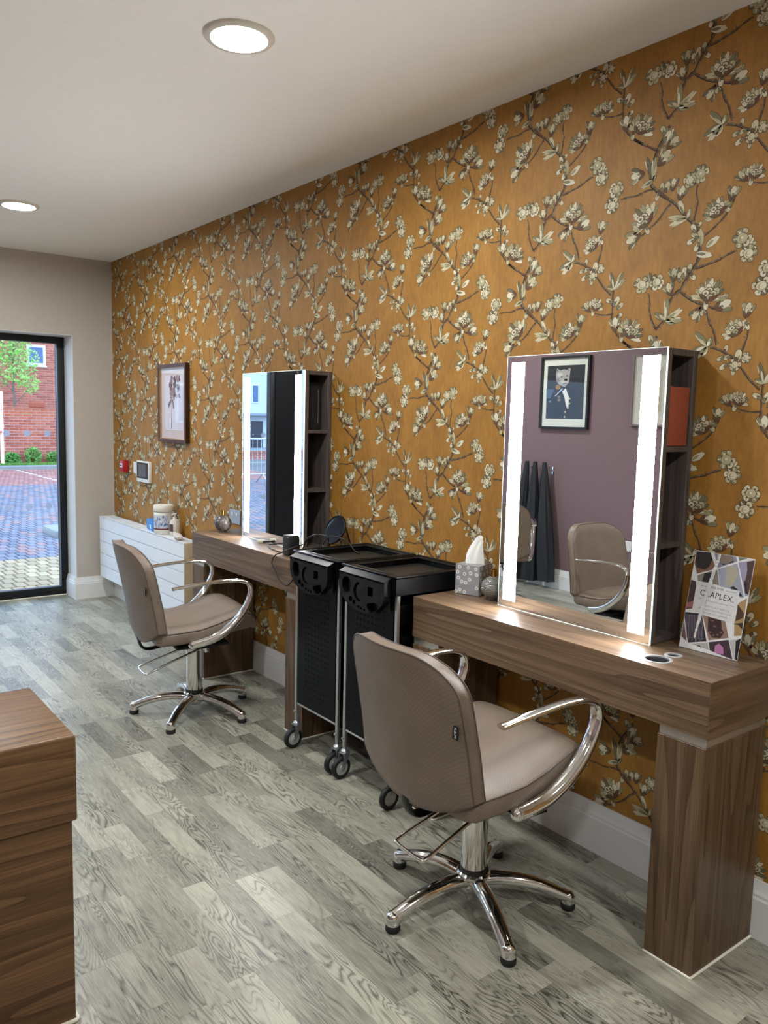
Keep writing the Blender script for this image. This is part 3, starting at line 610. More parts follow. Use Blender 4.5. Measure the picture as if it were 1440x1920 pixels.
# ------------------------------------------------------------------ downlights
def downlight(x, y, lb):
    e = tag(empty('ceiling_downlight', (x, y, H)), lb, 'downlight', 'recessed ceiling downlights')
    MB().lathe([(.083,-.004),(.090,-.012),(.106,-.011),(.112,-.004),(.112,0)], 48, (0,0,0), 'z', False).build('trim_ring', pm('downlight_ring', (214,206,192), .5), e, 50)
    MB().lathe([(0,-.0075),(.083,-.0075),(.083,-.003),(0,-.003)], 40).build('diffuser', DL, e, 40)
DL = emit('downlight_diffuser', (242,250,254), DOWNLIGHT)
downlight(-1.02, 2.44, 'large round lit downlight nearest on the ceiling above the mirrors'); downlight(-1.02, 5.18, 'smaller looking round lit downlight far off towards the glass door')
downlight(-2.80, 2.44, 'lit downlight over the counter, outside the picture on the left'); downlight(-2.80, 5.18, 'lit downlight by the mauve wall towards the glass door, outside the picture')
downlight(-1.02, -.30, 'lit downlight on the wallpaper side behind the viewpoint'); downlight(-2.80, -.30, 'lit downlight on the mauve wall side behind the viewpoint')

# ------------------------------------------------------------------ styling desks
TZ, BZ, DX = .8358, .680, -.3402
def desk(y0, y1, legs, lb, rings=False):
    yc = (y0+y1)/2; e = tag(empty('styling_desk', (-.17, yc, 0)), lb, 'desk', 'walnut styling desks along the wallpapered wall')
    X0, X1 = DX + .17, -.002 + .17; a, b = y0 - yc, y1 - yc
    if not rings: MB().bbox(X0, X1, a, b, BZ, TZ, .0015, 1).build('worktop', wal_y, e)
    else:
        hs = [(-.268+.17, 1.306-yc, .0345), (-.193+.17, 1.3025-yc, .0175)]
        top = holed([(X0,a),(X1,a),(X1,b),(X0,b)], [circle(h[0], h[1], h[2], 32) for h in hs], TZ - .04, TZ, lambda p, q, h: (p, q, h))
        wt = top.build('worktop', wal_y, e)
        MB().bbox(X0 + .0005, X1, a - .002, a - .0002, BZ + .0005, TZ - .0005, .0004, 1).build('end_panel', wal_x, e)
        MB().bbox(X0, X1, a, b, BZ, TZ - .0402, .0008, 1).build('worktop_apron', wal_y, e)
        for hx, hy, hr in hs:
            g = MB().lathe([(hr-.0012,-.003),(hr-.0012,.0012),(hr+.004,.0022),(hr+.008,.0016),(hr+.0085,.0002)], 40, (hx, hy, TZ), 'z', False).build('tool_ring', ring_steel, e, 50)
            MB().lathe([(hr-.0006,-.0375),(hr-.0006,-.003)], 40, (hx, hy, TZ), 'z', False).build('cup_wall', pm('shaded_steel_cup', (96,98,100), .35, .6), g, 50)  # darker than the ring: shade inside the cup put into the colour
            MB().lathe([(0,-.0375),(hr-.001,-.0375),(hr-.001,-.036),(0,-.036)], 32, (hx, hy, TZ)).build('cup_base', pm('shaded_cup_floor', (74,76,78), .5, .2), g)  # shade at the bottom of the cup put into its grey
    for la, lb_ in legs:
        p, q = la - yc, lb_ - yc
        lg = MB().bbox(X0 + .002, X1 - .020, p, q, 0, BZ - .027, .001, 1).build('leg', wal_z, e)
        MB().bbox(X0 + .005, X1 - .022, p + .003, q - .003, BZ - .027, BZ, .001, 1).build('steel_band', steel_band, lg)
        sb = MB()
        sb.tube([(X0+.001,p-.001,.003),(X1-.02,p-.001,.003)], .004, 6); sb.build('sealant_bead', sealant, lg, 60)
        MB().tube([(X0+.001,p-.002,.003),(X0+.001,q+.002,.003)], .004, 6).build('sealant_bead', sealant, lg, 60)
    return e
desk(1.0974, 2.318, [(1.0984, 1.2451), (2.170, 2.317)], 'near walnut styling desk with two steel tool rings in its top', True)
desk(3.105, 4.3125, [(3.106, 3.262), (4.165, 4.3115)], 'far walnut styling desk next to the white radiator')

# ------------------------------------------------------------------ lit mirrors on shelf cabinets
def mirror_unit(y0, y1, lb, cab_lb, twin):
    z0, z1 = TZ + .001, 1.7305; yc = (y0+y1)/2; a, b = y0-yc, y1-yc; h0, h1 = 0.0, z1 - z0
    e = tag(empty('mirror_cabinet', (0, yc, z0)), lb, 'mirror', 'lit mirrors on open side cabinets')
    MB().box(-.165, -.1592, a, b, .001, h1).build('mirror_glass', mirror_m, e)
    for p, q in ((a+.021, a+.080), (b-.082, b-.022)):
        MB().box(-.1654, -.16495, p, q, .026, h1-.021).build('light_strip', led_m, e)
    ed = .0016
    for nm, bx in (('glass_edge', (a-ed, a, 0, h1+ed)), ('glass_edge', (b, b+ed, 0, h1+ed)), ('glass_edge', (a, b, h1, h1+ed)), ('glass_edge', (a, b, -.0006, .001))):
        MB().box(-.1652, -.1590, bx[0], bx[1], bx[2], bx[3]).build(nm, edge_m, e)
    def bd(nm, *q): return MB().bbox(*q, .0012, 1).build(nm, cab_z, e)
    F0, F1, B0, B1 = -.1588, -.136, -.024, -.002
    bd('front_board', F0, F1, a, b, 0, h1); bd('back_board', B0, B1, a, b, 0, h1)
    bd('top_board', F1, B0, a, b, h1-.020, h1); bd('bottom_board', F1, B0, a, b, 0, .018)
    for c in (a+.30, b-.02): bd('divider', F1, B0, c, c+.018, .018, h1-.020)
    for z in (1.424-z0, 1.130-z0): bd('shelf', F1, B0, a+.002, a+.30, z, z+.017)
    return e
mirror_unit(1.4051, 2.0439, 'large near mirror with two glowing light strips, an orange case in its side shelf', '', 0)
mirror_unit(3.4032, 4.0376, 'smaller looking far mirror with two glowing light strips, reflecting the street', '', 1)

# ------------------------------------------------------------------ salon chairs
t = NT('taupe_dimpled_vinyl'); co = t.coord('Object'); sx = t.node('ShaderNodeSeparateXYZ'); t.set(sx.inputs[0], co)
k = 2*math.pi/.021
u = t.math('ADD', sx.outputs[1], t.math('ADD', sx.outputs[0], sx.outputs[2])); w = t.math('SUBTRACT', sx.outputs[1], t.math('ADD', sx.outputs[0], sx.outputs[2]))
dim = t.math('MULTIPLY', t.math('SINE', t.math('MULTIPLY', u, k)), t.math('SINE', t.math('MULTIPLY', w, k)))
dim = t.math('ABSOLUTE', dim); nz = t.noise(co, 9, 3)
basec = t.ramp(nz, (.3, L(114,98,84)), (.7, L(124,107,92)))
t.p(Base_Color=t.mix(t.math('MULTIPLY', t.math('POWER', dim, 3.0), .55), basec, L(82,70,60)), Roughness=.46); t.bump(t.math('POWER', dim, 2.0), -.8, .0015); vinyl = t.m
piping_m = pm('dark_taupe_piping', (86,72,64), .5, 0, .08, 40)
def backx(z): 
    P = [(.40,-.278),(.48,-.308),(.60,-.326),(.73,-.352),(.89,-.388)]
    for (z0,x0),(z1,x1) in zip(P, P[1:]):
        if z <= z1: return lerp(x0, x1, (z-z0)/(z1-z0))
    return P[-1][1]
HWB = .256
def back_zt(s): 
    q = abs(s); return .886 - (.0 if q < .42 else .105*(1 - math.sqrt(max(0, 1 - ((q-.42)/.58)**2))))
def back_zb(s): return .412 + .078*abs(s)**2.3
def back_xy(s, v):
    z = lerp(back_zb(s), back_zt(s), v); wz = HWB * (1.0 if z < .62 else 1 - .10*((z-.62)/.27)**1.5); wz *= (1 - .02*math.sin(min(1, max(0,(z-.48)/.3))*math.pi))
    y = s*wz; x = backx(z) + .058*(abs(s)**2.0); return x, y, z
def make_chair(loc, th, base_rot, lb):
    e = tag(empty('salon_chair', (loc[0], loc[1], 0), R(th)), lb, 'chair', 'taupe salon chairs with chrome arms')
    # five star base
    def leg_path(a):
        ca, sa = math.cos(a), math.sin(a); pts = [(.030,.082),(.09,.088),(.15,.084),(.21,.072),(.265,.053),(.298,.040)]
        return [(r*ca, r*sa, z) for r, z in pts]
    for k in range(5):
        a = R(base_rot - th + 72*k); ca, sa = math.cos(a), math.sin(a)
        lg = MB(); P = spline(leg_path(a), 3); n = len(P)
        lg.tube(P, [(lerp(.021,.0185,i/(n-1)), lerp(.027,.0212,i/(n-1))) for i in range(n)], 14, True, (-sa, ca, 0))
        lg.lathe([(0,.020),(.020,.020),(.0218,.024),(.0220,.042),(.0195,.052),(.011,.0585),(0,.060)], 18, (.296*ca, .296*sa, 0))
        o = lg.build('base_leg', chrome, e, 50)
        MB().lathe([(0,.0),(.020,.0),(.0225,.004),(.0225,.018),(.020,.021),(0,.021)], 20, (.296*ca, .296*sa, 0)).build('rubber_foot', rubber, o, 50)
    hub = MB().lathe([(0,.045),(.035,.045),(.042,.055),(.044,.085),(.052,.092),(.054,.104),(.048,.110),(.0,.110)], 32).build('hub', chrome, e, 40)
    MB().lathe([(.0435,.108),(.0435,.122),(.040,.124)], 32).build('column_gasket', rubber, e, 40)
    MB().lathe([(0,.10),(.0405,.10),(.0405,.335),(.043,.337),(.043,.358),(.030,.372),(0,.372)], 32).build('column', chrome, e, 40)
    # pump lever
    P = spline([(.012,.052,.338),(-.12,.060,.296),(-.245,.068,.254),(-.262,.055,.248),(-.264,0,.247),(-.262,-.055,.248),(-.245,-.068,.254),(-.12,-.060,.296),(.012,-.052,.338)], 5)
    MB().tube(P, .0058, 10).build('pump_lever', chrome, e, 60)
    MB().bbox(.036, .062, -.058, .058, .315, .350, .005).build('lever_pivot', chrome, e, 40)
    # seat support
    MB().bbox(-.13, .13, -.15, .15, .372, .388, .004).build('seat_plate', matte_black, e, 40)
    MB().tube(spline([(.02,0,.380),(-.14,0,.368),(-.225,0,.356),(-.262,0,.372),(-.278,0,.42),(-.290,0,.50)], 5), [(.007,.024)]*26, 12, True, (0,1,0)).build('back_bracket', black_plastic, e, 50)
    # seat cushion: rounded sections from rear to front
    st = [(-.245,.470,.430,.215),(-.240,.482,.420,.232),(-.215,.490,.412,.243),(-.13,.492,.414,.246),(-.04,.497,.424,.247),(.05,.519,.437,.247),(.11,.541,.447,.246),(.16,.556,.452,.244),(.195,.556,.456,.241),(.218,.544,.460,.236),(.232,.528,.456,.230),(.243,.508,.452,.222),(.250,.488,.460,.208)]
    m = MB(); NS = 40; o0 = len(m.v)
    for x, zt, zb, hw in st:
        for k in range(NS):
            th_ = 2*math.pi*k/NS; c, s_ = math.cos(th_), math.sin(th_); pw = .30
            yy = math.copysign(abs(c)**pw, c)*hw; zz = math.copysign(abs(s_)**.45, s_)
            z = lerp(zb, zt, zz*.5+.5) + (.010*(1-(yy/hw)**2) if zz > 0 else 0)
            m.v.append((x, yy, z))
    for i in range(len(st)-1):
        for k in range(NS): m.face((i*NS+k, i*NS+(k+1)%NS, (i+1)*NS+(k+1)%NS, (i+1)*NS+k))
    m.face(range(NS)); m.face([(len(st)-1)*NS+k for k in range(NS-1,-1,-1)])
    seat = m.build('seat', vinyl, e, 60)
    for sgn in (-1, 1):
        MB().tube([(x, sgn*(hw-.004), zt-.010) for x, zt, zb, hw in st[1:-1]], .0028, 6).build('seat_piping', piping_m, seat, 60)
    # backrest
    m = MB(); NU, NV = 30, 24; T = .060
    def cur(s): return math.sin(s*math.pi/2)
    for fr in (0, 1):
        for j in range(NV+1):
            for i in range(NU+1):
                s = cur(-1 + 2*i/NU); v = j/NV; x, y, z = back_xy(s, v); ed = min(1, min(1-abs(s), min(v, 1-v)*2)*7)
                puff = .012*math.sqrt(max(0, ed))
                m.v.append((x + T - .012 + puff, y*.985, z) if fr else (x + .004 - puff*.33, y, z))
    N1 = (NU+1)*(NV+1)
    for fr in (0, 1):
        for j in range(NV):
            for i in range(NU):
                q = [j*(NU+1)+i, j*(NU+1)+i+1, (j+1)*(NU+1)+i+1, (j+1)*(NU+1)+i]; q = [x_ + fr*N1 for x_ in q]
                m.face(q if fr else q[::-1])
    rim = [i for i in range(NU+1)] + [j*(NU+1)+NU for j in range(1, NV+1)] + [NV*(NU+1)+i for i in range(NU-1,-1,-1)] + [j*(NU+1) for j in range(NV-1,0,-1)]
    for p, q in zip(rim, rim[1:] + rim[:1]): m.face((p, q, q + N1, p + N1))
    rimp = [m.v[p] for p in rim]; rimf = [m.v[p + N1] for p in rim]
    bk = m.build('backrest', vinyl, e, 55)
    MB().tube(rimp, .0028, 6, closed=True).build('back_piping', piping_m, bk, 60); MB().tube(rimf, .0022, 6, closed=True).build('front_piping', piping_m, bk, 60)
    # maker's tag sewn into the rear seam
    x, y, z = back_xy(-.95, .62)
    tg = MB().bbox(x-.008, x-.006, y-.006, y+.018, z-.018, z+.018, .0005, 1).build('sewn_tag', matte_black, bk)
    text_mb('R.E.M', .0125, lambda a, b, h, X=x, Y=y, Z=z: (X-.0081-h, Y+.010-b*1.0, Z-a)).build('tag_lettering', white_plastic, tg)
    # arms
    P0 = [(-.085,.425),(-.045,.432),(.02,.452),(.09,.498),(.145,.556),(.180,.618),(.190,.664),(.178,.700),(.140,.718),(.085,.7235),(.01,.722),(-.09,.714),(-.186,.703)]
    A0 = [.020,.021,.021,.020,.018,.0155,.0125,.0105,.0095,.009,.0085,.008,.007]; B0 = [.020,.022,.023,.023,.023,.023,.023,.022,.021,.020,.019,.018,.016]
    for sgn in (-1, 1):
        yy = [.262,.268,.276,.284,.288,.289,.289,.288,.288,.288,.287,.286,.284]
        P = spline([(x, sgn*y_, z) for (x, z), y_ in zip(P0, yy)], 5); n = len(P)
        ra = [ (lerp(A0[min(i//5,11)], A0[min(i//5+1,12)], i%5/5), lerp(B0[min(i//5,11)], B0[min(i//5+1,12)], i%5/5)) for i in range(n)]
        ar = MB(); ar.tube(P, ra, 20, True, (0,1,0)); 
        ar.lathe([(.0205,-.0),(.018,.010),(.010,.017),(0,.019)], 18, (-.085, sgn*.262, .425), 'x') if False else None
        arm = ar.build('armrest', chrome, e, 50)
        MB().tube([(-.040, sgn*.250, .428), (-.060, sgn*.250, .426), (-.088, sgn*.258, .420), (-.102, sgn*.262, .420)], [(.010,.012),(.018,.020),(.0205,.022),(.008,.010)], 16).build('arm_cap', chrome, arm, 60)
        MB().bbox(-.06, .03, sgn*.15, sgn*.258, .400, .414, .003).build('arm_bracket', matte_black, arm, 40)
    return e
make_chair((-.575, 1.706), -1.74, -114, 'large taupe salon chair in the foreground before the near desk')
make_chair((-.594, 3.727), -7.4, -136, 'taupe salon chair by the radiator before the far desk')
make_chair((-2.13, 2.85), -88, 10, 'taupe salon chair by the counter, its front seen reflected in the near mirror')
make_chair((-2.77, 4.60), 135, 40, 'taupe salon chair before the hanging gowns, its back seen reflected in the near mirror')

# ------------------------------------------------------------------ tool trolleys
def make_trolley(yc, lb):
    e = tag(empty('salon_trolley', (-.212, yc, 0)), lb, 'trolley', 'black salon trolleys between the desks')
    hy = .165; fx = -.192; bx = .190
    post = MB().bbox(-.0075, .0075, -.0075, .0075, .135, .84, .0015, 1).mesh('post'); 
    for x in (fx + .004, bx - .004):
        for y in (-hy, hy): o = link('post', post, alu, e); o.location = (x, y, 0)
    # top tray with a raised rim
    rim = [(fx-.014,-hy-.012),(bx+.012,-hy-.012),(bx+.012,hy+.012),(fx-.014,hy+.012)]; inn = [(fx+.028,-hy+.022),(bx-.022,-hy+.022),(bx-.022,hy-.022),(fx+.028,hy-.022)]
    tt = holed(rim, [inn], .842, .910, lambda a, b, h: (a, b, h)).build('top_tray', black_plastic, e)
    MB().box(fx+.026, bx-.020, -hy+.020, hy-.020, .876, .886).build('tray_floor', pm('tray_floor_black', (34,30,26), .45), tt)
    m = MB(); m.tube([(p[0], p[1], .910) for p in rim], .005, 8, closed=True); m.build('rim_lip', black_plastic, tt, 60)
    MB().tube([(p[0], p[1], .908) for p in inn], .004, 8, closed=True).build('inner_lip', black_plastic, tt, 60)
    # tool holder: a deep moulded bib with openings, front towards the room
    ow = .148; zt, zb = .890, .752
    out = [(-ow, zt), (ow, zt), (ow+.002, zt-.05)] + [(ow*math.cos(R(a)), zt-.052 + .086*math.sin(R(a))) for a in range(0, -181, -12)][1:-1] + [(-ow-.002, zt-.05)]
    # local a axis runs along -y so that the left of the panel in view is +y
    cy1 = [(-.098, zt-.040, .031, .034)]
    holes = [circle(-.098, zt-.046, .030, 24, .033)]
    arc = circle(-.012, zt-.060, .036, 16, .038, 100, 285); arc2 = circle(-.004, zt-.060, .027, 16, .030, 285, 100); holes.append(arc + arc2)
    holes.append([(.045, zt-.030), (.078, zt-.030), (.078, zt-.066), (.045, zt-.066)])
    holes.append(circle(-.068, zt-.098, .012, 14, .011)); holes.append(circle(-.044, zt-.109, .010, 14, .009))
    for a_, b_ in ((-.014, .120), (.006, .123), (.026, .125)): holes.append(circle(a_, zt-b_, .006, 12, .006))
    holes.append(circle(.076, zt-.102, .034, 18, .026, 170, 410) )
    th = holed(out, holes, 0, .030, lambda a, b, h: (fx-.020-h, -a, b)).build('tool_holder', black_plastic, e)
    MB().prism([(fx-.012, .909), (fx-.050, .893), (fx-.050, .886), (fx-.012, .886)], -ow-.002, ow+.002, 'y').build('holder_shoulder', black_plastic, th, 30)
    MB().box(fx-.0205, fx-.0165, -ow+.004, ow-.004, zt-.115, zt-.002).build('holder_back', matte_black, th)
    # embossed front panel
    fp = MB().bbox(fx-.002, fx+.008, -.150, .150, .215, .842, .002, 1).build('front_panel', black_panel, e)
    sd = MB()
    for j in range(22):
        for i in range(8):
            y = -.088 + i*.025 + (.0 if j % 2 else .0); z = .26 + j*.0245; s = .0042
            sd.add([(fx-.002,y-s,z-s),(fx-.002,y+s,z-s),(fx-.002,y+s,z+s),(fx-.002,y-s,z+s),(fx-.0040,y-s*.5,z-s*.3),(fx-.0040,y+s*.5,z-s*.3),(fx-.0040,y+s*.5,z+s*.9),(fx-.0040,y-s*.5,z+s*.9)], [(4,5,6,7),(0,1,5,4),(1,2,6,5),(2,3,7,6),(3,0,4,7)])
    stuff(sd.build('embossed_studs', black_panel, fp))
    MB().bbox(fx-.002, fx+.008, -.152, .152, .206, .2145, .001, 1).build('bottom_rail', alu, e)
    MB().bbox(bx-.008, bx+.002, -.150, .150, .215, .842, .002, 1).build('back_panel', black_panel, e)
    for k in range(5):
        z = .235 + k*.12
        MB().bbox(fx+.012, bx-.012, -.160, .160, z, z+.085, .006).build('drawer', black_panel, e, 40)
    # castors
    tyre = MB().lathe([(.030,-.010),(.040,-.011),(.0455,-.007),(.0465,0),(.0455,.007),(.040,.011),(.030,.010),(.030,-.010)], 30, (0,0,0), 'y', False).mesh('tyre', 50)
    disc = MB().lathe([(0,-.0125),(.012,-.0125),(.013,-.0095),(.031,-.0085),(.031,.0085),(.013,.0095),(.012,.0125),(0,.0125)], 26, (0,0,0), 'y').mesh('wheel_disc', 40)
    grey = pm('grey_wheel_disc', (168,168,164), .5); plate = pm('zinc_plate', (176,180,184), .3, .9)
    for ix_, x in enumerate((fx + .004, bx - .004)):
        for iy_, y in enumerate((-hy, hy)):
            a = R((3, 3, 0, 0)[ix_*2 + iy_]); ca, sa = math.cos(a), math.sin(a); ox = -.018
            def P(u, v, z): return (x + u*ca - v*sa, y + u*sa + v*ca, z)
            f = MB()
            for s in (-.016, .016):
                q = [(-.014,.108),(.014,.108),(.006+ox,.040),(-.006+ox,.040)]
                f.add([P(u, s, z) for u, z in q] + [P(u, s*1.12, z) for u, z in q], [(0,1,2,3),(7,6,5,4),(0,4,5,1),(1,5,6,2),(2,6,7,3),(3,7,4,0)])
            f.add([P(u, v, z) for z in (.106,.110) for u, v in ((-.016,-.018),(.016,-.018),(.016,.018),(-.016,.018))], [(0,1,2,3),(4,5,6,7),(0,1,5,4),(1,2,6,5),(2,3,7,6),(3,0,4,7)])
            fk = f.build('castor_fork', plate, e)
            o = link('tyre', tyre, rubber, fk); o.location = P(ox, 0, .0465); o.rotation_euler = (0,0,a)
            o = link('wheel_disc', disc, grey, fk); o.location = P(ox, 0, .0465); o.rotation_euler = (0,0,a)
            MB().cyl(P(ox, -.0195, .0465), P(ox, .0195, .0465), .0055, n=10).build('axle_bolt', plate, fk, 40)
            MB().lathe([(.016,.110),(.017,.118),(.012,.124),(.0085,.126),(.0085,.190),(0,.190)], 16, (x, y, 0)).build('castor_stem', plate, fk, 40)
            MB().lathe([(0,-.004),(.005,-.003),(.006,0),(.006,.012)], 10, (x-.012, y, .172), 'x').build('stem_bolt', plate, fk, 40)
    return e
make_trolley(2.888, 'farther black salon trolley standing against the far desk leg'); make_trolley(2.503, 'nearer black salon trolley standing beside the near desk')
# ------------------------------------------------------------------ reception counter, lower left
rc = tag(empty('reception_counter', (-2.5, 2.1, 0)), 'low walnut counter with a thick top in the lower left corner', 'counter')
MB().bbox(-.95, .780, -.200, .215, .525, .739, .007, 3).build('counter_top', rec_x, rc, 40)
MB().bbox(-.93, .770, -.188, .200, .0, .5245, .002, 1).build('counter_body', rec_x, rc)
MB().tube([(-.93,-.192,.005),(.772,-.192,.005),(.775,-.188,.005),(.775,.2,.005)], .0055, 6).build('sealant_bead', sealant, rc, 60)
# ------------------------------------------------------------------ radiator
RX, RY0, RY1, RZ0, RZ1 = -.147, 4.862, 6.50, .186, .675
rad = tag(empty('radiator', (RX + .06, (RY0+RY1)/2, RZ0)), 'white flat panel radiator on the wallpapered wall by the glass door', 'radiator')
rl = (RY1-RY0)/2; rh = RZ1-RZ0; rwhite = pm('radiator_white', (226,228,230), .35, 0, .02, 10)
MB().box(-.052, .050, -rl+.014, rl-.014, .012, rh-.012).build('core', rwhite, rad)
for k in range(5):
    z = k*.0978; MB().bbox(-.060, -.0525, -rl+.010, rl-.002, z+.0014, z+.0946, .0010, 1).build('front_panel', rwhite, rad)
slots = []
for s0 in (-rl+.03, rl-.25):
    for k in range(11): y = s0 + k*.02; slots.append([(-.02,y),(.03,y),(.03,y+.009),(-.02,y+.009)])
holed([(-.060,-rl+.010),(.052,-rl+.010),(.052,rl-.002),(-.060,rl-.002)], slots, rh-.006, rh, lambda a, b, h: (a, b, h)).build('top_grille', rwhite, rad)
MB().bbox(-.061, .055, -rl, -rl+.0095, 0, rh+.0005, .003, 2).build('end_cap', pm('beige_end_cap', (196,178,148), .5), rad, 40)
MB().bbox(-.061, .055, rl-.0015, rl+.004, 0, rh+.0005, .001, 1).build('end_cap', rwhite, rad, 40)
for y in (-.5, .5): MB().box(.050, .0855, y-.02, y+.02, .1, .4).build('wall_bracket', rwhite, rad)
# things standing on the radiator
tub = tag(empty('tub', (-.087, 5.345, RZ1 + .0005)), 'large white plastic tub with a blue patterned label on the radiator', 'tub')
tubw = pm('cream_white_tub', (226,220,208), .4, 0, .02)
MB().lathe([(0,0),(.058,0),(.064,.008),(.066,.03),(.066,.135),(.062,.15),(.056,.156),(0,.156)], 36).build('tub_body', tubw, tub, 40)
MB().lathe([(0,.157),(.064,.157),(.068,.162),(.068,.196),(.064,.202),(0,.206)], 36).build('tub_lid', tubw, tub, 40)
m = MB()
lr = random.Random(4)
for i in range(26):
    a0 = R(150 + i*5); a1 = R(155 + i*5)
    for z0, z1, c in ((.034,.044,(120,40,44)), (.046,.135,(206,212,222))):
        m.cur = L(c); q = .0663; m.add([(q*math.cos(a0),q*math.sin(a0),z0),(q*math.cos(a1),q*math.sin(a1),z0),(q*math.cos(a1),q*math.sin(a1),z1),(q*math.cos(a0),q*math.sin(a0),z1)], [(0,1,2,3)])
    for k in range(2):
        zc = lr.uniform(.055,.125); h = lr.uniform(.004,.014); q = .0666; m.cur = L(lr.choice(((86,112,176),(130,150,200),(150,156,160))))
        m.add([(q*math.cos(a0),q*math.sin(a0),zc-h),(q*math.cos(a1),q*math.sin(a1),zc-h*.6),(q*math.cos(a1),q*math.sin(a1),zc+h),(q*math.cos(a0),q*math.sin(a0),zc+h*.5)], [(0,1,2,3)])
m.build('tub_label', print_m, tub)
bb = tag(empty('tissue_packet', (-.075, 5.555, RZ1 + .0005), R(-8)), 'bright blue carton with a pale square label, left of the white tub', 'box')
MB().bbox(-.03, .03, -.085, .085, 0, .075, .004).build('carton', pm('bright_blue_card', (44,132,206), .45), bb, 40)
MB().box(-.0305, -.0301, -.045, .0, .012, .042).build('carton_label', pm('pale_label', (206,214,224), .5), bb)
pb = tag(empty('pump_bottle', (-.060, 5.215, RZ1 + .0005), R(-20)), 'small white pump bottle with a brown label, right of the tub', 'bottle')
MB().lathe([(0,0),(.031,0),(.034,.005),(.034,.095),(.028,.108),(.014,.114),(0,.114)], 28).build('bottle_body', pm('pearl_bottle', (214,204,194), .4), pb, 40)
m = MB()
for i in range(14):
    a0, a1 = R(150 + i*7), R(157 + i*7); q = .0343; m.cur = L(82,60,56)
    m.add([(q*math.cos(a0),q*math.sin(a0),.032),(q*math.cos(a1),q*math.sin(a1),.032),(q*math.cos(a1),q*math.sin(a1),.082),(q*math.cos(a0),q*math.sin(a0),.082)], [(0,1,2,3)])
m.build('brown_label', print_m, pb)
MB().lathe([(.013,.114),(.013,.128),(.005,.130),(.005,.146),(.011,.147),(.011,.155),(0,.156)], 20).tube([(0,0,.151),(-.012,-.02,.151),(-.02,-.036,.146)], [.0055,.005,.004], 8).build('pump_head', white_plastic, pb, 40)
hb = tag(empty('hairbrush', (-.112, 5.055, RZ1 + .012), R(75)), 'pale plastic paddle hairbrush lying on the near end of the radiator', 'hairbrush')
MB().tube(spline([(-.10,0,.012),(-.06,0,.016),(.0,0,.018),(.04,0,.016),(.075,0,.016),(.13,0,.014)], 4), [(.006,.012),(.009,.02),(.011,.024),(.012,.026),(.012,.027),(.012,.027),(.012,.028),(.012,.028),(.012,.028),(.012,.027),(.012,.026),(.011,.023),(.010,.018),(.009,.013),(.009,.011),(.009,.011),(.009,.011),(.009,.011),(.009,.011),(.008,.010),(.006,.008)], 14, True, (0,1,0)).build('brush_body', pm('pale_pink_plastic', (216,204,198), .4), hb, 50)
m = MB()
for i in range(9):
    for j in (-1,0,1): m.cyl((-.07+i*.014, j*.012, .008), (-.07+i*.014, j*.012, -.0115), .0014, .001, 5)
stuff(m.build('bristles', pm('cream_bristle', (224,216,200), .5), hb))
# ------------------------------------------------------------------ wall fittings near the door
cp = tag(empty('fire_call_point', (0, 6.28, 1.045)), 'red fire alarm call point on the wallpaper by the far corner', 'call point')
MB().bbox(-.048, -.001, -.045, .045, 0, .090, .004).build('box', pm('alarm_red', (168,26,34), .4), cp, 40)
MB().box(-.0486, -.0481, -.026, .026, .034, .066).build('press_panel', white_plastic, cp); MB().box(-.0486, -.0481, -.006, .006, .072, .082).build('symbol', white_plastic, cp)
MB().box(-.0490, -.0487, -.016, .016, .046, .054).build('black_mark', matte_black, cp)
sp = tag(empty('switch_plate', (0, 6.075, 1.045)), 'small white wall plate half hidden behind the entry screen', 'switch')
MB().bbox(-.010, -.001, -.043, .043, 0, .086, .002).build('plate', white_plastic, sp); MB().bbox(-.014, -.0101, -.012, .012, .03, .058, .002).build('rocker', white_plastic, sp)
ic = tag(empty('entry_screen', (0, 5.885, .990)), 'white door entry screen with a dark display on the wallpaper', 'intercom')
MB().bbox(-.028, -.001, -.118, .118, 0, .158, .005, 3).build('housing', white_plastic, ic, 40)
MB().box(-.0286, -.0281, -.110, .110, .028, .148).build('bezel', pm('black_bezel', (16,18,22), .2), ic)
MB().box(-.0291, -.0287, -.062, .085, .042, .134).build('display', pm('dim_display', (84,84,86), .25, 0, .04), ic)
MB().box(-.0286, -.0282, -.015, .015, .010, .016).build('maker_mark', pm('grey_mark', (150,156,176), .4), ic)
sk = tag(empty('wall_socket', (0, 4.435, .796 + .05)), 'brushed metal wall socket just above the far end of the far desk', 'socket')
MB().bbox(-.008, -.001, -.07, .07, 0, .086, .002).build('plate', alu, sk); MB().bbox(-.011, -.0081, -.035, -.02, .05, .07, .001).build('switch', white_plastic, sk); MB().bbox(-.011, -.0081, .02, .035, .05, .07, .001).build('switch', white_plastic, sk)
# framed botanical print on the wallpaper
def frame(name, parent, w, h, t, d0, d1, m, place):
    return holed([(-w/2,0),(w/2,0),(w/2,h),(-w/2,h)], [[(-w/2+t,t),(w/2-t,t),(w/2-t,h-t),(-w/2+t,h-t)]], d0, d1, place).build(name, m, parent)
fp_ = tag(empty('framed_print', (0, 5.337, 1.308)), 'dark framed print of a tied flower stem on the wallpapered wall', 'picture')
pl = lambda a, b, h: (-h, -a, b)
frame('frame', fp_, .475, .535, .022, .001, .032, wood('dark_frame_wood', 'z', (70,42,28), (40,24,16), (96,60,42), .3), pl)
frame('gilt_slip', fp_, .436, .496, .008, .012, .026, pm('gilt_slip_edge', (176,140,96), .35, .5), lambda a, b, h: (-h, -a, b+.0195))
m = MB(); m.cur = L(208,196,192); m.box(-.012, -.006, -.212, .212, .026, .510); m.build('mount', print_m, fp_)
m = MB(); m.cur = L(214,214,226); m.box(-.0126, -.0121, -.15, .15, .085, .455)
def dab(pts, c, k): m.cur = L(c); m.poly([(-.0128 - k*.0002, -a, b) for a, b in pts])
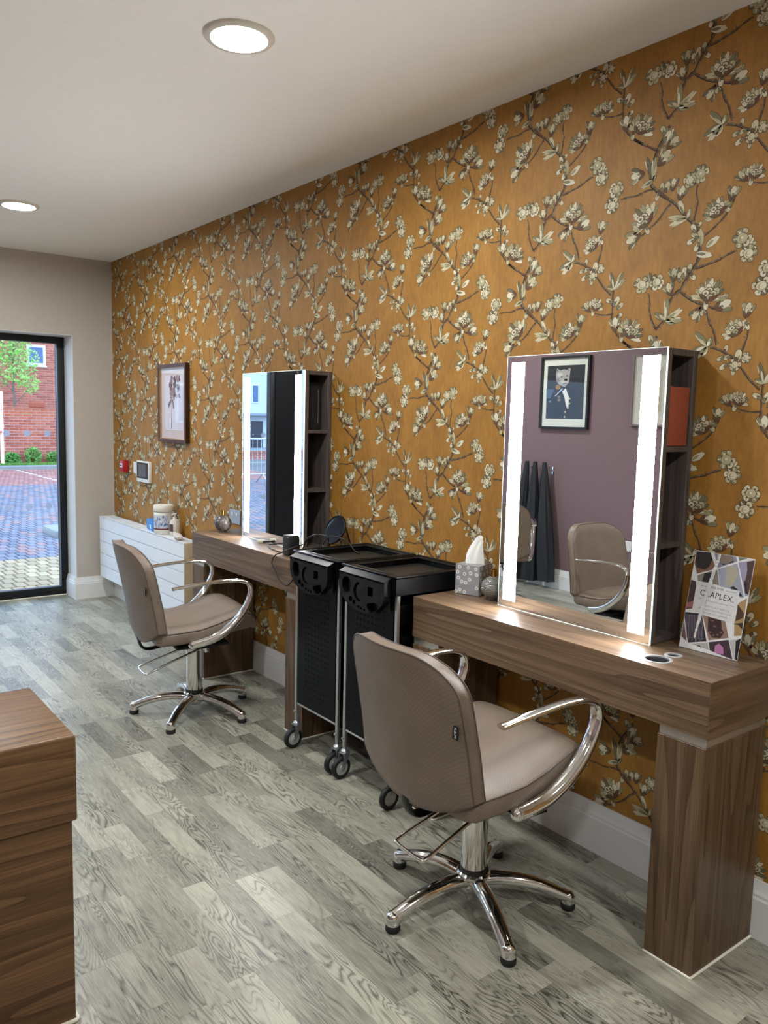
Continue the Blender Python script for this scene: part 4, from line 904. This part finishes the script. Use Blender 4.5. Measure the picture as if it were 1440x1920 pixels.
gr = random.Random(8)
dab([(-.042,.088),(-.036,.088),(-.022,.285),(-.030,.285)], (74,66,70), 1)
for k in range(46):
    a = gr.uniform(-.06,.11); b = .33 + gr.uniform(-.03,.12); r = gr.uniform(.008,.022); dab(circle(a, b, r, 7), gr.choice(((120,104,108),(150,134,138),(98,86,92),(168,156,160))), 2 + k % 4)
dab([(-.085,.235),(-.05,.262),(-.02,.30),(-.05,.295),(-.09,.262)], (110,110,126), 7); dab([(-.02,.29),(.0,.225),(.012,.24),(-.01,.30)], (96,92,104), 7)
m.build('botanical_print', print_m, fp_)
MB().box(-.0235, -.0225, -.214, .214, .024, .512).build('glass', picture_glass, fp_)

# ------------------------------------------------------------------ things on the near desk
def ball_vase(x, y, r, lb, m):
    e = tag(empty('ball_vase', (x, y, TZ + .0008)), lb, 'bottle', 'round bottles with gold necks on the desks')
    p = [(0,0),(r*.42,0)] + [(r*math.cos(R(a)), r + r*math.sin(R(a))*.96) for a in range(-62, 78, 10)] + [(r*.2, r*1.95),(0, r*1.95)]
    MB().lathe(p, 36).build('globe', m, e, 60)
    MB().lathe([(r*.2,r*1.93),(r*.24,r*1.95),(r*.24,r*2.38),(r*.30,r*2.40),(r*.30,r*2.46),(r*.2,r*2.46),(r*.2,r*2.2),(0,r*2.2)], 24).build('gold_neck', gold, e, 50)
t = NT('smoky_ribbed_glass'); wv = t.node('ShaderNodeTexWave', bands_direction='Z', i_Scale=70, i_Distortion=5, i_Detail=1); t.set(wv.inputs['Vector'], t.coord('Object'))
t.p(Base_Color=t.ramp(wv.outputs[1], (.2, L(84,84,84)), (.8, L(150,148,142))), Roughness=.12, Metallic=.2); t.p(Coat_Weight=.6); t.bump(wv.outputs[1], .6, .002); ribbed = t.m
t = NT('dark_marbled_glaze'); nz = t.noise(t.coord('Object', (1,1,.4)), 26, 5, .6, 1.2)
t.p(Base_Color=t.ramp(nz, (.3, L(40,38,40)), (.5, L(96,90,88)), (.62, L(170,160,146)), (.7, L(70,66,66))), Roughness=.18); marbled = t.m
ball_vase(-.118, 2.118, .046, 'smoky ribbed round bottle with gold neck beside the near mirror', ribbed)
ball_vase(-.195, 4.215, .050, 'dark marbled round bottle with gold neck on the far desk', marbled)
# tissue box
tb = tag(empty('tissue_box', (-.098, 2.2465, TZ + .0008), math.atan2(.034, .10)), 'grey flower patterned cube tissue box with a white tissue on the near desk', 'tissue box')
s = .052; grey_card = pm('grey_card', (148,146,148), .55, 0, .03)
MB().bbox(-s, s, -s, s, 0, .116, .0015, 1).build('carton', grey_card, tb)
m = MB()
def blossom(face, a, b, r):
    def q(u, v, k): return (-s - .0003*k, -u, v) if face == 0 else (u, -s - .0003*k, v)
    m.cur = L(228,224,222)
    pts = []
    for i in range(24):
        th = 2*math.pi*i/24; rr = r*(1 + .16*math.cos(8*th)); pts.append(q(a + rr*math.cos(th), b + rr*math.sin(th), 1))
    m.poly(pts); m.cur = L(70,66,66); m.poly([q(a + r*.3*math.cos(R(k*45)), b + r*.3*math.sin(R(k*45)), 2) for k in range(8)])
for f in (0, 1):
    for a, b in ((-.042,.085),(-.038,.062),(-.024,.049),(-.006,.046),(.010,.060),(.014,.086),(-.012,.080),(-.034,.106),(.004,.106),(.040,.082),(-.046,.008),(-.030,.016),(-.010,.010),(.036,.104),(.042,.03)): blossom(f, a, b, .0075)
    m.cur = L(120,116,118)
    pf = (lambda u, v: (-s-.0003, -u, v)) if f == 0 else (lambda u, v: (u, -s-.0003, v))
    m.poly([pf(-.05,.0345), pf(.05,.0335), pf(.05,.0345), pf(-.05,.0355)])
    for k in range(34): th = k*2*math.pi/34; rr = .019; m.cur = L(206,202,202); a, b = -.012+rr*math.cos(th), .080+rr*math.sin(th); m.poly([pf(a-.0008,b-.0008), pf(a+.0008,b-.0008), pf(a+.0008,b+.0008), pf(a-.0008,b+.0008)])
m.build('flower_print', print_m, tb)
m = MB(); NT_, NZ_ = 28, 12
for j in range(NZ_+1):
    v = j/NZ_
    for i in range(NT_):
        th = 2*math.pi*i/NT_; rr = lerp(.036, .012, v**1.3)*(1 + .30*math.sin(3*th + v*2.0) + .12*math.sin(7*th + 1)); z = .1165 + .098*v + (.012*math.cos(th - .6)*v*v)
        m.v.append((rr*math.cos(th)*.55 + .010*v*v, rr*math.sin(th)*1.0 - .020*v*v, z))
for j in range(NZ_):
    for i in range(NT_): m.face((j*NT_+i, j*NT_+(i+1)%NT_, (j+1)*NT_+(i+1)%NT_, (j+1)*NT_+i))
m.face([NZ_*NT_+i for i in range(NT_)])
m.build('tissue', pm('white_tissue', (232,230,222), .9, 0, .02, 30, .3), tb, 60)

# advert card leaning on the wall
PWD, PHT, PHI = .186, .297, R(11.6)
card = tag(empty('advert_card', (-.092, 1.2565, TZ + .0012)), 'glossy hair advert card with photo collage leaning on the near desk', 'poster')
def cpl(u, v, h): return (v*math.sin(PHI) - h*math.cos(PHI), -u, v*math.cos(PHI) + h*math.sin(PHI))
m = MB(); m.cur = L(214,212,210)
m.add([cpl(u, v, h) for h in (-.0016, 0) for u, v in ((-PWD/2,0),(PWD/2,0),(PWD/2,PHT),(-PWD/2,PHT))], [(0,1,2,3),(4,5,6,7),(0,1,5,4),(1,2,6,5),(2,3,7,6),(3,0,4,7)]); m.build('card_board', gloss_print_m, card)
def cxy(x, y):
    dx, dy = x - 245, y - 50; det = 1020*1660 + 280*175; a = (dx*1660 + dy*280)/det; b = (1020*dy - 175*dx)/det
    return (min(max(a, .004), .996) - .5)*PWD, (1 - min(max(b, .003), .997))*PHT
m = MB()
def cp_(c, k, *pts):
    g_ = sum(c)/3; c = tuple((x*.8 + g_*.2)*(.86 if k < 5 else 1) for x in c); m.cur = L(c); m.poly([cpl(*cxy(*p), .00006*k) for p in pts])
cp_((150,100,75),1,(255,70),(505,95),(600,375),(265,460),(215,270)); cp_((40,26,24),2,(250,70),(505,95),(545,220),(480,340),(400,395),(260,350),(240,250))
cp_((150,150,175),1,(570,105),(945,175),(965,260),(640,360)); cp_((158,132,116),2,(690,130),(890,165),(910,230),(820,290),(690,290),(650,240)); cp_((30,25,30),3,(640,270),(690,290),(800,295),(900,240),(910,270),(730,315))
cp_((140,140,120),1,(985,180),(1140,205),(1000,250)); cp_((150,140,125),1,(275,485),(570,400),(630,400),(665,660),(285,580)); cp_((44,32,34),2,(400,450),(530,440),(500,610),(360,590))
cp_((168,174,190),1,(640,385),(970,290),(1085,850),(1010,860),(1000,745),(670,670)); cp_((194,184,154),2,(790,360),(870,325),(960,360),(985,480),(930,600),(850,690),(780,640)); cp_((34,30,40),3,(850,690),(910,665),(1000,740),(1070,840),(1000,830))
cp_((170,160,190),1,(985,275),(1260,240),(1170,810),(1105,830)); cp_((92,62,52),2,(1125,270),(1250,245),(1195,690),(1150,800),(1080,640),(1110,540),(1135,400)); cp_((40,28,30),3,(1080,560),(1120,640),(1150,800),(1105,780))
cp_((70,46,46),1,(150,560),(250,590),(255,680),(195,1055),(60,1070)); cp_((192,104,104),2,(100,960),(215,920),(190,1045),(75,1050))
cp_((196,154,92),1,(1000,940),(1135,860),(1050,1470),(930,1485),(930,1270)); cp_((88,60,36),2,(985,960),(1090,1110),(1080,1180),(950,1240)); cp_((60,40,30),2,(900,1290),(1070,1260),(1080,1380),(1000,1300))
cp_((46,38,46),1,(40,1190),(70,1120),(370,1140),(460,1600),(130,1640))
for k in range(16): x = 80 + k*19; cp_(((132,116,140),(100,88,108),(150,136,158))[k%3],2,(x,1160+k),(x+11,1160+k),(x+34,1560+(k*37)%50),(x+26,1570+(k*37)%50))
cp_((164,128,102),1,(385,1160),(780,1250),(840,1520),(495,1580)); cp_((62,38,38),2,(480,1190),(710,1240),(720,1380),(760,1440),(700,1530),(560,1530),(480,1430))
for x, y in ((520,1440),(580,1490),(650,1480),(710,1440),(600,1340),(560,1250)): m.cur = L(116,80,74); m.poly([cpl(*cxy(x+26*math.cos(R(a)), y+16*math.sin(R(a))), .00018) for a in range(0,360,45)])
cp_((72,52,58),1,(500,1610),(840,1550),(910,1870),(520,1745)); cp_((212,124,184),2,(610,1660),(680,1620),(750,1680),(760,1800),(600,1770)); cp_((206,204,198),1,(850,1560),(1040,1515),(990,1885),(930,1870)); cp_((32,22,32),2,(960,1560),(1045,1515),(995,1880),(950,1850))
cp_((190,188,175),1,(190,1660),(480,1610),(510,1740),(300,1690)); cp_((30,24,24),2,(290,1680),(340,1675),(380,1710)); cp_((122,84,78),1,(40,1240),(105,1620),(5,1540))
cp_((206,204,202),5,(270,590),(1015,745),(925,1290),(200,1095))
m.build('photo_collage', gloss_print_m, card, fix=False)
ink = pm('black_ink', (24,22,24), .4); gink = pm('grey_ink', (120,116,116), .4)
def card_text(nm, txt, size, x, y, mt, sp=1.0, sx=1.0):
    u0, v0 = cxy(x, y); ang = R(-2.0)
    text_mb(txt, size, lambda a, b, h: cpl(u0 + (a*sx)*math.cos(ang) - b*math.sin(ang), v0 + (a*sx)*math.sin(ang) + b*math.cos(ang), .0005 + h), .00008, 'CENTER', sp).build(nm, mt, card)
card_text('lettering', 'ASK FOR', .0095, 625, 728, ink, 1.15); card_text('lettering', 'OLAPLEX.', .0245, 620, 880, ink, 1.05, .98)
card_text('lettering', 'INSURANCE FOR YOUR HAIR', .0046, 620, 958, ink, 1.25); 
card_text('lettering', 'DRAMATICALLY REDUCE', .0072, 600, 1052, gink, 1.1); card_text('lettering', 'BREAKAGE AND MAKE YOUR', .0072, 590, 1108, gink, 1.1); card_text('lettering', 'COLOUR LAST LONGER', .0072, 580, 1164, gink, 1.1)
for p, q in (((335,655),(480,682)), ((775,742),(960,780)), ((300,868),(365,880)), ((850,985),(925,1003))):
    mm = MB(); mm.add([cpl(*cxy(p[0], p[1]), .0005), cpl(*cxy(q[0], q[1]), .0005), cpl(*cxy(q[0], q[1]+5), .0005), cpl(*cxy(p[0], p[1]+5), .0005)], [(0,1,2,3)]); mm.build('printed_rule', ink, card)
streak = NT('crinkled_silver'); nz = streak.noise(streak.coord('Object'), 160, 3, .7); streak.p(Base_Color=(.86,.87,.86), Metallic=.75, Roughness=.28); streak.bump(nz, 1.0, .004)
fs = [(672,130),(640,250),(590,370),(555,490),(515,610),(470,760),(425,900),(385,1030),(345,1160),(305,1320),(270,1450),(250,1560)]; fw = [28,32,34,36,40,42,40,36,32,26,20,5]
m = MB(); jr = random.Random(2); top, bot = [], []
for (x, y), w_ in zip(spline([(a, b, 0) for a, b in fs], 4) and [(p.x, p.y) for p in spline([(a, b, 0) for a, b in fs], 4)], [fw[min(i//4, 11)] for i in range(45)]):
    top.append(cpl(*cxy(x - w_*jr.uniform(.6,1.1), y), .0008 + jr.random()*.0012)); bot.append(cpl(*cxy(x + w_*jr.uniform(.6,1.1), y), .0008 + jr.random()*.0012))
n_ = len(top); m.add(top + bot, [(i, i+1, n_+i+1, n_+i) for i in range(n_-1)]); m.build('silver_streak', streak.m, card)  # jagged silvery streak raised slightly over the card

# ------------------------------------------------------------------ things in the mirror cabinets
oc = tag(empty('tablet_case', (-.080, 1.4195, 1.4415)), 'orange red case standing in the side shelf of the near mirror', 'case')
cs = pm('orange_red_leather', (150,72,50), .5, 0, .06, 60, .1)
MB().bbox(-.052, .050, -.012, .0, .0005, .178, .004, 2).build('cover', cs, oc, 40); MB().bbox(-.052, .050, .0022, .012, .0005, .178, .004, 2).build('back_cover', cs, oc, 40); MB().box(-.050, .048, .0002, .002, .003, .175).build('tablet_edge', pm('cream_edge', (214,196,176), .5), oc)
dc = tag(empty('folder', (-.080, 3.470, 1.4415)), 'black folder standing in the upper side shelf of the far mirror', 'folder')
MB().bbox(-.05, .05, -.014, .0, .0005, .235, .003, 1).build('cover', matte_black, dc); MB().box(.030, .033, -.0146, -.0142, .03, .20).build('light_edge', alu, dc); MB().bbox(-.05, .05, .002, .014, .0005, .235, .003, 1).build('back_cover', matte_black, dc)
# ------------------------------------------------------------------ things on the far desk
bx_ = tag(empty('black_canister', (-.262, 3.345, TZ + .0008)), 'small black square canister beside the far mirror light strip', 'canister')
MB().bbox(-.032, .032, -.032, .032, 0, .092, .008, 3).build('canister_body', pm('soft_black', (22,21,21), .5), bx_, 40); MB().bbox(-.030, .030, -.030, .030, .0925, .097, .002).build('canister_lid', matte_black, bx_, 40)
cbm = pm('black_cable', (14,14,15), .4)
cab1 = spline([(-.225,3.300,TZ+.055),(-.290,3.285,TZ+.046),(-.335,3.30,TZ+.028),(-.352,3.345,TZ+.005),(-.354,3.372,.800),(-.354,3.334,.763),(-.354,3.298,.730),(-.354,3.243,.714),(-.355,3.196,.733),(-.358,3.151,.776),(-.352,3.105,.815),(-.33,3.088,.85),(-.30,3.09,.895)], 6)
tag(MB().tube(cab1, .0032, 8).build('power_cable', cbm, None, 60), 'black cable hanging in a loop over the front edge of the far desk', 'cable')
cab2 = spline([(-.150,3.62,TZ+.004),(-.175,3.665,TZ+.004),(-.215,3.65,TZ+.004),(-.255,3.56,TZ+.004),(-.272,3.47,TZ+.004),(-.272,3.392,TZ+.004)], 6)
tag(MB().tube(cab2, .0032, 8).build('charger_cable', cbm, None, 60), 'black cable loop lying on the far desk beside the canister', 'cable')
cab3 = spline([(-.218,3.312,TZ+.030),(-.215,3.275,TZ+.085),(-.21,3.21,TZ+.113),(-.205,3.15,TZ+.118),(-.20,3.114,TZ+.108),(-.18,3.16,TZ+.05),(-.16,3.222,TZ+.06),(-.15,3.198,TZ+.096),(-.145,3.155,TZ+.108),(-.14,3.10,TZ+.106),(-.135,3.05,TZ+.096),(-.13,3.0,TZ+.060),(-.13,2.96,TZ+.054)], 6)
tag(MB().tube(cab3, .0032, 8).build('appliance_cable', cbm, None, 60), 'black cable arching from the far desk onto the trolley tray', 'cable')
pg = tag(empty('plug_adapter', (-.200, 3.755, TZ + .0008), R(25)), 'small pale plug lying at the foot of the far mirror', 'plug')
MB().bbox(-.018, .018, -.016, .016, 0, .016, .004).build('plug_body', pm('beige_plastic', (196,188,168), .45), pg, 40); MB().prism([(.0,-.017),(.016,-.050),(-.012,-.020)], .002, .010).build('plug_cap', matte_black, pg)
rm = tag(empty('round_mirror', (-.085, 3.232, TZ + .0008)), 'round black framed table mirror on a stand behind the trolley', 'mirror')
nrm = Vector((-.92, -.05, .40)).normalized(); c0 = Vector((0, 0, .125)); ua = nrm.orthogonal().normalized(); ub = nrm.cross(ua)
def ring(r, d, n=36): return [tuple(c0 + nrm*d + ua*(r*math.cos(2*math.pi*k/n)) + ub*(r*math.sin(2*math.pi*k/n))) for k in range(n)]
MB().tube(ring(.070, 0), .0055, 10, closed=True).build('mirror_rim', black_plastic, rm, 60)
m = MB(); m.poly(ring(.069, .002)); m.poly(ring(.069, -.003)[::-1]); m.build('mirror_face', pm('dark_mirror_face', (70,80,98), .08, .9, .03), rm)
MB().tube(spline([(.035,-.03,.155),(.05,-.055,.07),(.055,-.062,.003),(.0,-.045,.003),(-.02,0.0,.003)], 5), .004, 8).build('stand', black_plastic, rm, 60)
MB().tube(spline([(-.004,.030,.062),(-.01,.038,.03),(-.02,.03,.003),(-.02,0.0,.003)], 5), .004, 8).build('stand_loop', black_plastic, rm, 60)

# ------------------------------------------------------------------ mauve wall: seen in the near mirror
def place_left(y, z): return lambda a, b, h: (h, a, b)
dog = tag(empty('dog_portrait', (XL, 4.818, 1.456)), 'black framed portrait of a white terrier in uniform, seen reflected in the near mirror', 'picture')
DW, DH = .55, .645
frame('frame', dog, DW, DH, .020, .001, .034, pm('black_frame', (26,22,22), .4), place_left(0, 0))
m = MB(); m.cur = L(222,220,206); m.box(.006, .012, -DW/2+.02, DW/2-.02, .02, DH-.02); m.build('mount', print_m, dog)
m = MB()
def dn(x, y):
    t_ = (y-335)/1285; xl = 330-45*t_; xr = 1130-70*t_; return ((.5 - (x-xl)/(xr-xl))*.425, .565 - t_*.475)
def dp(c, k, *pts): m.cur = L(c); m.poly([(.0122 + .0002*k, *dn(*p)) for p in pts])
def de(c, k, x, y, rx, ry): dp(c, k, *[(x+rx*math.cos(R(a)), y+ry*math.sin(R(a))) for a in range(0,360,24)])
dp((38,40,44),0,(330,335),(1130,335),(1060,1620),(285,1620)); dp((28,30,44),1,(300,880),(500,850),(620,880),(700,860),(760,900),(880,960),(960,1100),(930,1615),(290,1615))
dp((168,162,158),3,(510,560),(520,470),(535,400),(570,430),(600,455),(690,430),(750,450),(790,400),(825,420),(810,520),(800,620),(790,740),(740,800),(700,850),(640,830),(560,780),(515,690))
dp((96,90,90),4,(540,420),(565,455),(535,520)); dp((96,90,90),4,(790,420),(805,470),(765,475)); de((196,190,186),4,600,560,60,50); de((190,184,180),4,690,730,70,60)
de((30,28,28),5,632,612,26,16); de((30,28,28),5,748,588,22,18); de((22,20,22),6,722,682,36,30); dp((50,44,44),6,(655,765),(735,755),(745,772),(660,785)); de((140,134,130),4,550,690,30,60)
de((152,112,54),2,555,855,58,58); dp((196,204,224),4,(640,880),(655,905),(490,1082),(480,1075)); dp((226,224,220),4,(640,960),(720,880),(740,960),(780,1080),(775,1300),(750,1380),(720,1290),(690,1100))
for x, y in ((800,1130),(795,1250),(765,1355),(705,1450),(690,1575)): de((190,176,130),5,x,y,18,24)
de((120,116,100),5,575,1090,34,34); de((130,124,104),5,575,1165,34,34); dp((70,90,120),2,(300,900),(480,900),(380,1130),(300,1120)); dp((120,140,170),3,(330,1215),(400,1170),(390,1230))
m.build('terrier_print', print_m, dog)
MB().box(.0245, .0255, -DW/2+.022, DW/2-.022, .022, DH-.022).build('glass', picture_glass, dog)
p2 = tag(empty('pale_framed_print', (XL, 3.93, 1.496)), 'pale framed picture partly hidden behind the right light strip of the near mirror', 'picture')
frame('frame', p2, .36, .585, .014, .001, .026, pm('grey_brown_frame', (120,104,100), .5), place_left(0, 0))
m = MB(); m.cur = L(206,200,190); m.box(.005, .011, -.166, .166, .014, .571); m.cur = L(186,178,160); m.box(.0112, .0115, -.10, .10, .12, .48)
for k in range(16): m.cur = L(gr.choice(((170,160,140),(196,188,170),(150,146,130)))); a, b = gr.uniform(-.07,.07), gr.uniform(.18,.42); m.poly([(.0118+.0002*(k%5), a+.022*math.cos(R(q)), b+.03*math.sin(R(q))) for q in range(0,360,45)])
m.build('pale_print', print_m, p2); MB().box(.019, .020, -.164, .164, .016, .569).build('glass', picture_glass, p2)
ws = tag(empty('power_outlet', (XL, 4.078, .450)), 'white power outlet low on the mauve wall, seen reflected in the near mirror', 'socket')
MB().bbox(.001, .009, -.043, .043, 0, .086, .002).build('plate', white_plastic, ws); MB().bbox(.0092, .0125, -.012, .012, .05, .07, .001).build('rocker', white_plastic, ws)
gown_m = pm('black_gown_cloth', (30,31,36), .7, 0, .12, 14, .2)
GL = ('black salon gown on the hook furthest from the viewpoint', 'black salon gown on the middle hook', 'black salon gown on the hook nearest the dog portrait edge')
for i, (y, lb) in enumerate(((5.165,'left black salon gown hanging on the mauve wall, reflected in the mirror'), (5.065,'middle black salon gown hanging on the mauve wall, reflected in the mirror'), (4.955,'right black salon gown hanging on the mauve wall, reflected in the mirror'))):
    hk = tag(empty('coat_hook', (XL, y - .035, 1.06)), ('left','middle','right')[i] + ' chrome coat hook on the mauve wall, reflected in the mirror', 'hook')
    MB().bbox(.001, .006, -.012, .012, -.02, .05, .002).build('hook_plate', chrome, hk); MB().tube(spline([(.006,0,.02),(.04,0,.0),(.055,0,.02),(.058,0,.04)], 4), .0055, 8).build('hook_arm', chrome, hk, 60)
    MB().lathe([(0,-.008),(.008,0),(0,.008)], 12, (.058,0,.044)).build('hook_ball', chrome, hk, 60)
    g = tag(empty('hanging_gown', (XL + .085, y, .03)), lb, 'gown', 'black gowns on the mauve wall'); m = MB(); NA = 60; NH = 22
    rr_ = random.Random(20 + i); ph = rr_.random()*6; skew = (.10, .0, -.085)[i]
    for j in range(NH+1):
        v = j/NH; z = lerp(1.12, .02*i, v); w_ = lerp(.018, .080, min(1, v*1.25)**.75); d_ = lerp(.018, .070, min(1, v*1.6)**.8)
        for k in range(NA):
            th = 2*math.pi*k/NA; f = 1 + min(1, v*3)*(.10*math.sin(7*th + ph + v*1.5) + .05*math.sin(13*th + 2*ph))
            m.v.append((d_*math.cos(th)*f, w_*math.sin(th)*f + skew*v, z))
    for j in range(NH):
        for k in range(NA): m.face((j*NA+k, j*NA+(k+1)%NA, (j+1)*NA+(k+1)%NA, (j+1)*NA+k))
    m.face(range(NA)); m.face([NH*NA+k for k in range(NA)])
    m.build('gown_cloth', gown_m, g, 70)
